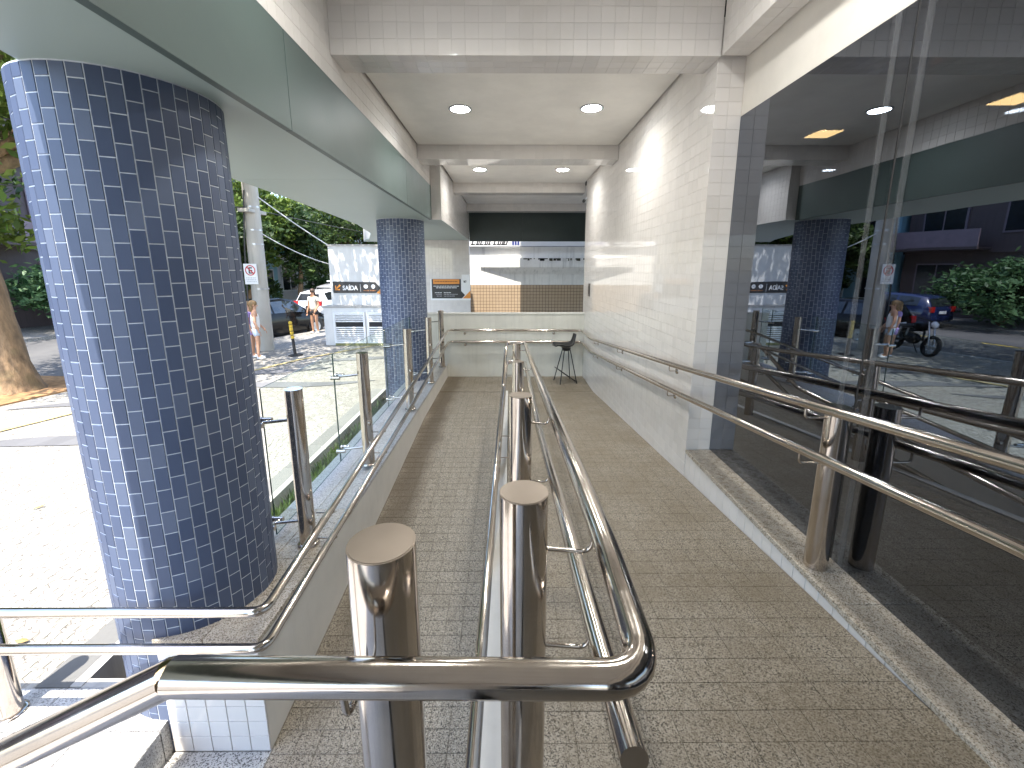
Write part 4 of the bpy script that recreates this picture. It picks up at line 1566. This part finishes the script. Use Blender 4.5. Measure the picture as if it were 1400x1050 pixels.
def bush(label, p, rx, ry, rz_, n, leaf, mat, cat='bush'):
    o = thing('garden_bush', label, cat)
    mb = MB()
    for _ in range(7):
        a = random.uniform(0, 6.28)
        mb.cyl((p[0], p[1], PAV), (p[0] + math.cos(a) * rx * .5, p[1] + math.sin(a) * ry * .5, PAV + rz_ * 1.0), .035, .015, 7)
    mb.build('stem', M['bark'], o)
    bl = [(p[0] + random.uniform(-.5, .5) * rx, p[1] + random.uniform(-.5, .5) * ry, PAV + rz_ * random.uniform(.8, 1.35), rx * .65, ry * .65, rz_ * .6) for _ in range(6)]
    crown_mesh(bl, n, leaf, mat, 'foliage', o)


bush('round glossy bush on the far pavement facing the dark shop window', sd2(7.6, 9.9), 2.7, 1.8, 1.55, 9000, .13, M['leafD'])
bush('leafy bush across the road beside the pale house wall', sd2(23.0, 10.3), 1.9, 1.4, 1.25, 2600, .15, M['leafD'])
bush('bright bush behind the parked silver car', sd2(29.5, 9.9), 1.8, 1.4, 1.3, 2400, .15, M['leafA'])
bush('dark shrub at the house corner beside the street pole', sd2(16.5, 10.6), 1.5, 1.2, 1.2, 2000, .14, M['leafB'])
hd = thing('clipped_hedge', 'long clipped dark hedge across the road behind the big tree', 'hedge')
mb = MB()
for _ in range(9000):
    s_, d_ = random.uniform(-9, 1.2), random.uniform(10.4, 11.3)
    q = sd2(s_, d_)
    z = PAV + random.uniform(.05, 1.25)
    u = Vector((random.gauss(0, 1), random.gauss(0, 1), random.gauss(0, 1))).normalized() * .09
    v = u.cross(Vector((random.gauss(0, 1), random.gauss(0, 1), random.gauss(0, 1)))).normalized() * .05
    p = Vector((q[0], q[1], z))
    mb.add([p - u, p + v, p + u, p - v], [(0, 1, 2, 3)])
mb.build('foliage', M['leafB'], hd)


# ------------------------------------------------------------------ buildings across the road
def facade(name, label, s0, s1, d0, depth, h, mat, floors, wins, cat='building', balc=False, trim=None):
    o = thing(name, label, cat)
    MB().prism([sd2(s0, d0), sd2(s1, d0), sd2(s1, d0 + depth), sd2(s0, d0 + depth)], PAV, PAV + h).build('wall', mat, o)
    T3, N3 = Vector((KT.x, KT.y, 0)), Vector((KN.x, KN.y, 0))
    fh = h / floors
    for f in range(floors):
        for k in range(wins):
            s = s0 + (k + .5) * (s1 - s0) / wins
            wv, hv = (s1 - s0) / wins * .27, fh * .27
            c = sd2(s, d0 - .02)
            cz_ = PAV + fh * (f + .52)
            p = Vector((c[0], c[1], cz_))
            fr = MB().obox(p, T3 * (wv + .08), N3 * .05, Z * (hv + .08)).build('window', M['whitemetal'] if trim is None else trim, o)
            c2 = sd2(s, d0 - .075)
            MB().obox((c2[0], c2[1], cz_), T3 * wv, N3 * .008, Z * hv).build('pane', M['window'], fr)
            c3 = sd2(s, d0 - .088)
            MB().obox((c3[0], c3[1], cz_), T3 * .03, N3 * .005, Z * hv).build('bar', M['whitemetal'] if trim is None else trim, fr)
            if balc and f > 0 and k % 2 == 0:
                c4 = sd2(s, d0 - .6)
                bb = MB().obox((c4[0], c4[1], PAV + fh * f + .06), T3 * (wv * 2.3), N3 * .55, Z * .06).build('balcony', mat, o)
                c5 = sd2(s, d0 - 1.12)
                MB().obox((c5[0], c5[1], PAV + fh * f + .55), T3 * (wv * 2.3), N3 * .04, Z * .42).build('railing', trim or mat, bb)
        c = sd2((s0 + s1) / 2, d0 - .06)
        MB().obox((c[0], c[1], PAV + fh * (f + 1) - .06), T3 * ((s1 - s0) / 2), N3 * .1, Z * .07).build('ledge', mat, o)
    return o


facade('apartment_house', 'light blue house wall seen past the street pole', 13.5, 20.2, 12.2, 10, 9, M['lightblue'], 3, 3)
wh = facade('white_house', 'white house with dark upstairs windows and a teal awning across the road', 20.4, 33, 12.6, 9, 7.4, M['housewhite'], 2, 5)
c = sd2(26.5, 12.0)
MB().obox((c[0], c[1], PAV + 3.75), Vector((KT.x, KT.y, 0)) * 6.2, Vector((KN.x, KN.y, 0)) * .7, (0, 0, .22)).build('awning', M['awning'], wh)
for s in (21.5, 25.5, 29.5):
    c = sd2(s, 11.5)
    MB().cyl((c[0], c[1], PAV), (c[0], c[1], PAV + 3.55), .07, n=10).build('awning_post', M['awning'], wh)
facade('dark_apartment_block', 'dark brown apartment block with balconies across the road', -16, 13.2, 12.4, 10, 17, M['brown'], 5, 9, balc=True, trim=simple('mauve_rail', (.20, .16, .19), .5))
facade('end_block', 'grey block far down the road behind the trees', 34, 58, 11.5, 10, 13, M['concrete'], 4, 7)
o = thing('cross_street_block', 'pale block closing the road far behind the trees', 'building')
MB().prism([sd2(62, -16), sd2(62, 11), sd2(72, 11), sd2(72, -16)], PAV, PAV + 14).build('wall', M['housewhite'], o)
for k in range(9):
    for f in range(4):
        a_ = sd2(61.96, -14.6 + k * 2.8)
        MB().obox((a_[0], a_[1], PAV + 2 + f * 3.3), Vector((KN.x, KN.y, 0)) * .8, Vector((KT.x, KT.y, 0)) * .04, Z * .75).build('window', M['window'], o)


# ------------------------------------------------------------------ cars
def car(name, label, s, d, heading, mat, suv=0., L=4.1):
    o = thing(name, label, 'car', 'cars along the street')
    k = L / 4.1
    g = suv
    S = [(-2.05, .42, .62, .84, .85, .68, .74, .70, .64), (-1.97, .28, .60, .93, 1.02, .80, .84, .79, .66), (-1.74 - .12 * g, .22, .60, .96, 1.38 + g * .14, .84, .87, .82, .58), (-1.15, .20, .60, .96, 1.47 + g * .18, .85, .88, .845, .60),
         (-.1, .20, .60, .94, 1.49 + g * .18, .85, .88, .845, .62), (.38, .20, .60, .93, 1.43 + g * .18, .85, .88, .84, .60), (1.08, .20, .60, .91, .97, .85, .87, .82, .70), (1.70, .22, .58, .82, .85, .83, .85, .76, .62), (1.98, .30, .54, .70, .73, .74, .78, .68, .55), (2.06, .38, .50, .60, .61, .62, .66, .6, .5)]
    mb = MB()
    vs, fs = [], []
    for (x, zl, zm, zb, zr, wl, wm, wb, wr) in S:
        half = [(wl, zl), (wm, zm), (wb, zb), (wr, zr), (wr * .6, zr + (.03 if zr > 1.2 else .012))]
        loop = half + [(-a, b) for a, b in reversed(half)]
        vs += [(x * k, a, b) for a, b in loop]
    n = 10
    for i in range(len(S) - 1):
        fs += [(i * n + j, i * n + (j + 1) % n, (i + 1) * n + (j + 1) % n, (i + 1) * n + j) for j in range(n)]
    fs += [tuple(range(n))[::-1], tuple((len(S) - 1) * n + j for j in range(n))]
    mb.add(vs, [f[::-1] for f in fs], True)
    b = mb.build('body', mat, o)

    def pt(i, t, side, up):   # on the greenhouse face between belt and roof
        x = S[i][0] + (S[i + 1][0] - S[i][0]) * t
        q = [S[i][c] + (S[i + 1][c] - S[i][c]) * t for c in (3, 4, 7, 8)]
        z = q[0] + (q[1] - q[0]) * up
        w_ = q[2] + (q[3] - q[2]) * up
        return (x * k, side * (w_ + .012), z + .004)

    for side in (-1, 1):
        for (i0, t0, i1, t1) in ((2, .35, 3, .45), (3, .52, 5, .02)):
            cols = []
            i, t = i0, t0
            seq = [(i0, t0)] + [(j, 0.) for j in range(i0 + 1, i1 + 1) if not (j == i1 and t1 == 0)] + [(i1, t1)]
            m2 = MB()
            for (a, b_), (c, d_) in zip(seq, seq[1:]):
                q4 = [pt(a, b_, side, .08), pt(c, d_, side, .08), pt(c, d_, side, .86), pt(a, b_, side, .86)]
                m2.add(q4, [(0, 1, 2, 3) if side < 0 else (3, 2, 1, 0)])
            m2.build('side_window', M['carglass'], o)
        a_, b_, c_ = pt(5, .04, side, .08), pt(5, .75, side, .08), pt(5, .04, side, .84)
        MB().add([a_, b_, c_], [(0, 1, 2) if side < 0 else (2, 1, 0)]).build('side_window', M['carglass'], o)
        MB().ball((.75 * k, side * .97, .99), .07, .09, .06, 10).build('mirror', mat, o)
        MB().obox((-2.0 * k, side * .66, .86), (.07, 0, 0), (0, .12, 0), (0, 0, .12)).build('tail_light', M['tail'], o)
        MB().ball((1.93 * k, side * .58, .66), .10, .15, .075, 10).build('headlight', M['head'], o)
        for x in (-1.27, 1.28):
            wl_ = MB().lathe((x * k, side * .80, .31), [(.0, .085), (.19, .085), (.20, .09), (.30, .08), (.315, .04), (.315, -.09), (.28, -.1)], 24, (0, side, 0)).build('wheel', M['rubber'], o)
            rm = MB().lathe((x * k, side * .80, .31), [(.0001, .075), (.05, .10), (.06, .088), (.18, .088), (.195, .10), (.20, .092)], 20, (0, side, 0))
            for q in range(5):
                an = 2 * math.pi * q / 5
                rm.obox((x * k + math.cos(an) * .11, side * .895, .31 + math.sin(an) * .11), (math.cos(an) * .085, 0, math.sin(an) * .085), (-math.sin(an) * .022, 0, math.cos(an) * .022), (0, .008, 0))
            rm.build('rim', M['alloy'], wl_)
            MB().lathe((x * k, side * .78, .31), [(.0001, .10), (.36, .10), (.36, -.1)], 24, (0, side, 0)).build('wheel_arch', M['black'], o)
    zb, zr = S[5][3], S[5][4]
    MB().add([(1.02 * k, -.72, .985), (1.02 * k, .72, .985), (.43 * k, .56, 1.41 + g * .17), (.43 * k, -.56, 1.41 + g * .17)], [(0, 1, 2, 3)]).build('windscreen', M['carglass'], o)
    MB().add([(-2.0 * k - .005, -.62, 1.0), (-2.0 * k - .005, .62, 1.0), ((-1.80 - .12 * g) * k, .53, 1.33 + g * .13), ((-1.80 - .12 * g) * k, -.53, 1.33 + g * .13)], [(3, 2, 1, 0)]).build('rear_window', M['carglass'], o)
    bevel(MB().box(-2.10 * k, -2.0 * k, -.72, .72, .36, .56).build('bumper', mat, o), .03)
    MB().box(-2.075 * k, -2.055 * k, -.22, .22, .66, .78).build('number_plate', M['signwhite'], o)
    q = sd2(s, d)
    o.location = (q[0], q[1], PAV - .13)
    o.rotation_euler = (0, 0, math.atan2(KT.y, KT.x) + R(heading))
    return o


car('parked_car', 'black hatchback parked at the near kerb behind the street pole', 8.0, .85, -4, M['carblack'])
car('parked_car', 'white hatchback on the road beyond the black car', 15.2, 3.9, 6, M['carwhite'])
sv = car('parked_car', 'silver car with a loaded roof rack and red tail lights farther up the road', 19.5, 6.2, 4, M['carsilver'], 1., 4.5)
rk = MB()
for x in (-.9, .2):
    rk.box(x, x + .06, -.58, .58, 1.70, 1.74)
for s_ in (-1, 1):
    rk.box(-1.1, .4, s_ * .56 - .02, s_ * .56 + .02, 1.742, 1.775)
rk.build('roof_rack', M['blackmetal'], sv)
bevel(MB().box(-1.2, .6, -.45, .45, 1.78, 1.86).build('roof_load', M['whitemetal'], sv), .03)
car('parked_car', 'dark blue hatchback parked across the road beside the round bush', 10.4, 7.5, 0, M['carblue'])
car('parked_car', 'silver saloon parked across the road opposite the big tree', -4.8, 7.5, 0, M['carsilver'])

# motorcycle by the pole
mo = thing('motorcycle', 'small dark motorcycle parked at the kerb near the street pole', 'motorcycle')
for x in (-.62, .66):
    wh_ = MB().lathe((x, 0, .31), [(.235, -.05), (.30, -.045), (.31, 0), (.30, .045), (.235, .05), (.225, 0), (.235, -.05)], 26, (0, 1, 0)).build('wheel', M['rubber'], mo)
    rm = MB().cyl((x, -.05, .31), (x, .05, .31), .045, n=12)
    for q in range(6):
        an = 2 * math.pi * q / 6
        rm.cyl((x, 0, .31), (x + math.cos(an) * .23, 0, .31 + math.sin(an) * .23), .012, n=6)
    rm.build('rim', M['alloy'], wh_)
bevel(MB().obox((-.32, 0, .78), (.34, 0, .03), (0, .13, 0), (0, 0, .05)).build('seat', M['black'], mo), .03)
MB().ball((.14, 0, .82), .26, .13, .14, 14).build('tank', M['carblack'], mo)
MB().ball((.0, 0, .45), .24, .14, .17, 12).build('engine', M['blackmetal'], mo)
for s_ in (-1, 1):
    MB().cyl((.66, s_ * .08, .31), (.44, s_ * .08, .98), .024, n=10).build('fork', M['alloy'], mo)
    MB().cyl((-.62, s_ * .09, .31), (-.1, s_ * .1, .42), .022, n=8).build('swingarm', M['blackmetal'], mo)
    MB().cyl((-.45, s_ * .11, .34), (-.38, s_ * .11, .74), .026, n=8).build('shock', M['alloy'], mo)
MB().tube([(.36, -.36, 1.06), (.42, -.16, 1.02), (.43, .16, 1.02), (.36, .36, 1.06)], .013, .05, 8).build('handlebar', M['blackmetal'], mo)
MB().ball((.56, 0, .92), .09, .1, .1, 12).build('headlight', M['head'], mo)
MB().tube([(-.1, -.13, .34), (-.4, -.15, .36), (-.85, -.15, .44)], .035, .08, 10).build('exhaust', M['alloy'], mo)
MB().cyl((-.05, -.1, .3), (-.05, -.32, .0), .012, n=8).build('kickstand', M['blackmetal'], mo)
MB().tube([(.32, 0, .42), (.30, 0, .72), (-.2, 0, .66)], .03, .08, 8).build('frame', M['blackmetal'], mo)
q = sd2(3.2, .75)
mo.location = (-8.25, 12.45, PAV)
mo.rotation_euler = (R(9), 0, math.atan2(KT.y, KT.x) + R(200))


# ------------------------------------------------------------------ people
def skin_figure(name, J, E, RD, mat, parent, root=0):
    me = bpy.data.meshes.new(name)
    me.from_pydata(J, E, [])
    me.materials.append(mat)
    o = link(name, me, parent)
    md = o.modifiers.new('skin', 'SKIN')
    md.use_smooth_shade = True
    sk = me.skin_vertices[0].data if me.skin_vertices else None
    if sk is None:
        bpy.context.view_layer.objects.active = o
        me.attributes.new
    for i, r in enumerate(RD):
        me.skin_vertices[0].data[i].radius = r if isinstance(r, tuple) else (r, r)
    me.skin_vertices[0].data[root].use_root = True
    s = o.modifiers.new('sub', 'SUBSURF')
    s.levels = s.render_levels = 2
    return o


def person(label, loc, rot, h, skin, hair, top, bottom, skirt=False, bag=None, longhair=True, arm=(.05, .1), sleeve=True, shoe='whitecloth'):
    o = thing('person', label, 'person')
    a1, a2 = arm
    J = [(0, 0, .97), (0, 0, 1.10), (0, 0, 1.27), (0, .0, 1.42), (0, -.005, 1.50), (0, .01, 1.60), (0, .012, 1.69),
         (.09, 0, .92), (.105, .015, .50), (.11, -.015, .09), (.115, .10, .035),
         (-.09, 0, .92), (-.105, .03, .50), (-.11, -.02, .09), (-.125, .09, .035),
         (.15, 0, 1.41), (.22, -.02, 1.13), (.24, .06, .90), (.245, .09, .80),
         (-.15, 0, 1.41), (-.23, -.01, 1.13), (-.22 + a1, a2 + .05, .92), (-.20 + a1, a2 + .10, .83)]
    E = [(0, 1), (1, 2), (2, 3), (3, 4), (4, 5), (5, 6), (0, 7), (7, 8), (8, 9), (9, 10), (0, 11), (11, 12), (12, 13), (13, 14), (3, 15), (15, 16), (16, 17), (17, 18), (3, 19), (19, 20), (20, 21), (21, 22)]
    RD = [(.15, .105), (.125, .095), (.15, .105), (.12, .085), .052, (.075, .09), (.06, .075), .09, .058, .04, .036, .09, .058, .04, .036, .055, .042, .032, .03, .055, .042, .032, .03]
    skin_figure('body', J, E, RD, skin, o)
    for hx, hy, hz, s_ in ((.245, .09, .80, 1), (-.20 + a1, a2 + .10, .83, -1)):
        mb = MB()
        for f in range(4):
            mb.tube([(hx + (f - 1.5) * .016, hy + .01, hz - .02), (hx + (f - 1.5) * .017, hy + .02, hz - .06), (hx + (f - 1.5) * .015, hy + .035, hz - .09 + abs(f - 1.5) * .008)], .008, .01, 6)
        mb.tube([(hx - s_ * .03, hy + .01, hz), (hx - s_ * .045, hy + .03, hz - .035)], .009, 0, 6)
        mb.build('fingers', skin, o)
    # clothes: torso shell
    skin_figure('shirt', [(0, 0, .90), (0, 0, 1.06), (0, 0, 1.27), (0, 0, 1.43), (.16, 0, 1.415), (.195, -.01, 1.27), (-.16, 0, 1.415), (-.20, 0, 1.27)] if sleeve else [(0, 0, .90), (0, 0, 1.06), (0, 0, 1.27), (0, 0, 1.42)],
                [(0, 1), (1, 2), (2, 3), (3, 4), (4, 5), (3, 6), (6, 7)] if sleeve else [(0, 1), (1, 2), (2, 3)],
                ([(.185, .14), (.165, .13), (.176, .132), (.13, .10), .072, .066, .072, .066] if sleeve else [(.185, .14), (.165, .13), (.176, .132), (.135, .10)]), top, o)
    skin_figure('shorts', [(0, 0, .99), (0, 0, .92), (.095, 0, .84), (.10, .01, .66 if not skirt else .70), (-.095, 0, .84), (-.10, .01, .66 if not skirt else .70)], [(0, 1), (1, 2), (2, 3), (1, 4), (4, 5)],
                [(.168, .125), (.17, .13), .108, .098, .108, .098], bottom, o)
    hb = MB()
    hb.ball((0, -.012, 1.685), .098, .112, .105, 16)
    if longhair:
        hb.ball((0, -.06, 1.55), .10, .06, .15, 12)
    hb.build('hair', hair, o)
    for s_ in (-1, 1):
        MB().ball((s_ * .032, .093, 1.645), .010, .006, .007, 8).build('eye', M['black'], o)
        MB().ball((s_ * .118, .06, .035), .048, .125, .04, 12).build('shoe', M[shoe], o)
        MB().ball((s_ * .083, .0, 1.63), .012, .02, .028, 8).build('ear', skin, o)
    MB().ball((0, .105, 1.615), .012, .018, .02, 8).build('nose', skin, o)
    MB().ball((0, .092, 1.575), .022, .006, .006, 8).build('mouth', M['red'], o)
    if bag:
        b = MB()
        b.tube([(.05, .10, 1.40), (.15, .05, 1.43), (.19, -.06, 1.38), (.24, -.10, 1.05)], .012, .05, 6)
        b.obox((.27, -.08, .93), (.045, 0, 0), (0, .13, 0), (0, 0, .17))
        b.build('shoulder_bag', bag, o)
    o.scale = (h / 1.78,) * 3
    o.location = loc
    o.rotation_euler = (0, 0, rot)
    return o


person('woman in a cream blouse and black shorts standing by the parked cars', (-7.55, 16.6, PAV), R(168), 1.72, M['skin2'], M['hair'], M['cream'], M['blackcloth'], True, M['blackcloth'])
person('person in a white sleeveless top and pale blue shorts standing by the street pole', (-6.98, 11.75, PAV), R(-60), 1.62, M['skin'], M['hairblond'], M['whitecloth'], M['paleblue'], False, None, True, (.1, .15), False)
person('person in a lilac top standing close to the street pole', (-7.27, 11.98, PAV), R(-70), 1.58, M['skin'], M['hairblond'], M['lilac'], M['lilac'], False, None, True)

# fallen leaves
for (x, y, lb_) in ((-4.9, 4.10, 'farthest of the dry leaves, well out on the white pavement'), (-3.95, 4.05, 'dry leaf on the pavement nearest the middle of the near blue column'), (-3.25, 2.45, 'dry leaf on the white pavement just above the outer handrail'), (-3.0, 2.15, 'dry leaf on the pavement between the two outer rails by the end post')):
    a = random.uniform(0, 6.28)
    u, v = Vector((math.cos(a), math.sin(a), .05)) * .05, Vector((-math.sin(a), math.cos(a), .1)) * .018
    p = Vector((x, y, PAV + .022))
    mb = MB().add([p - u, p - u * .3 + v, p + u * .4 + v * .8, p + u, p + u * .4 - v * .8, p - u * .3 - v, p + Vector((0, 0, .008))], [(6, 0, 1), (6, 1, 2), (6, 2, 3), (6, 3, 4), (6, 4, 5), (6, 5, 0)][::1])
    tag(mb.build('dry_leaf', M['dryleaf']), lb_, 'leaf', 'dry leaves on the pavement')

# enclosure behind the viewer: rear wall of the entrance with a door opening
rb = thing('rear_entrance_wall', 'tiled wall with a dark doorway behind the viewer', 'wall')
MB().box(-1.335, .25, -6.1, -5.95, -3, 2.12).box(.25, 1.35, -6.1, -5.95, .6, 2.12).box(1.35, 1.6, -6.1, -5.95, -3, 2.12).build('wall_body', M['white'], rb)
MB().box(.25, 1.35, -6.3, -6.2, -1.6, .6).build('door', M['dark'], rb)
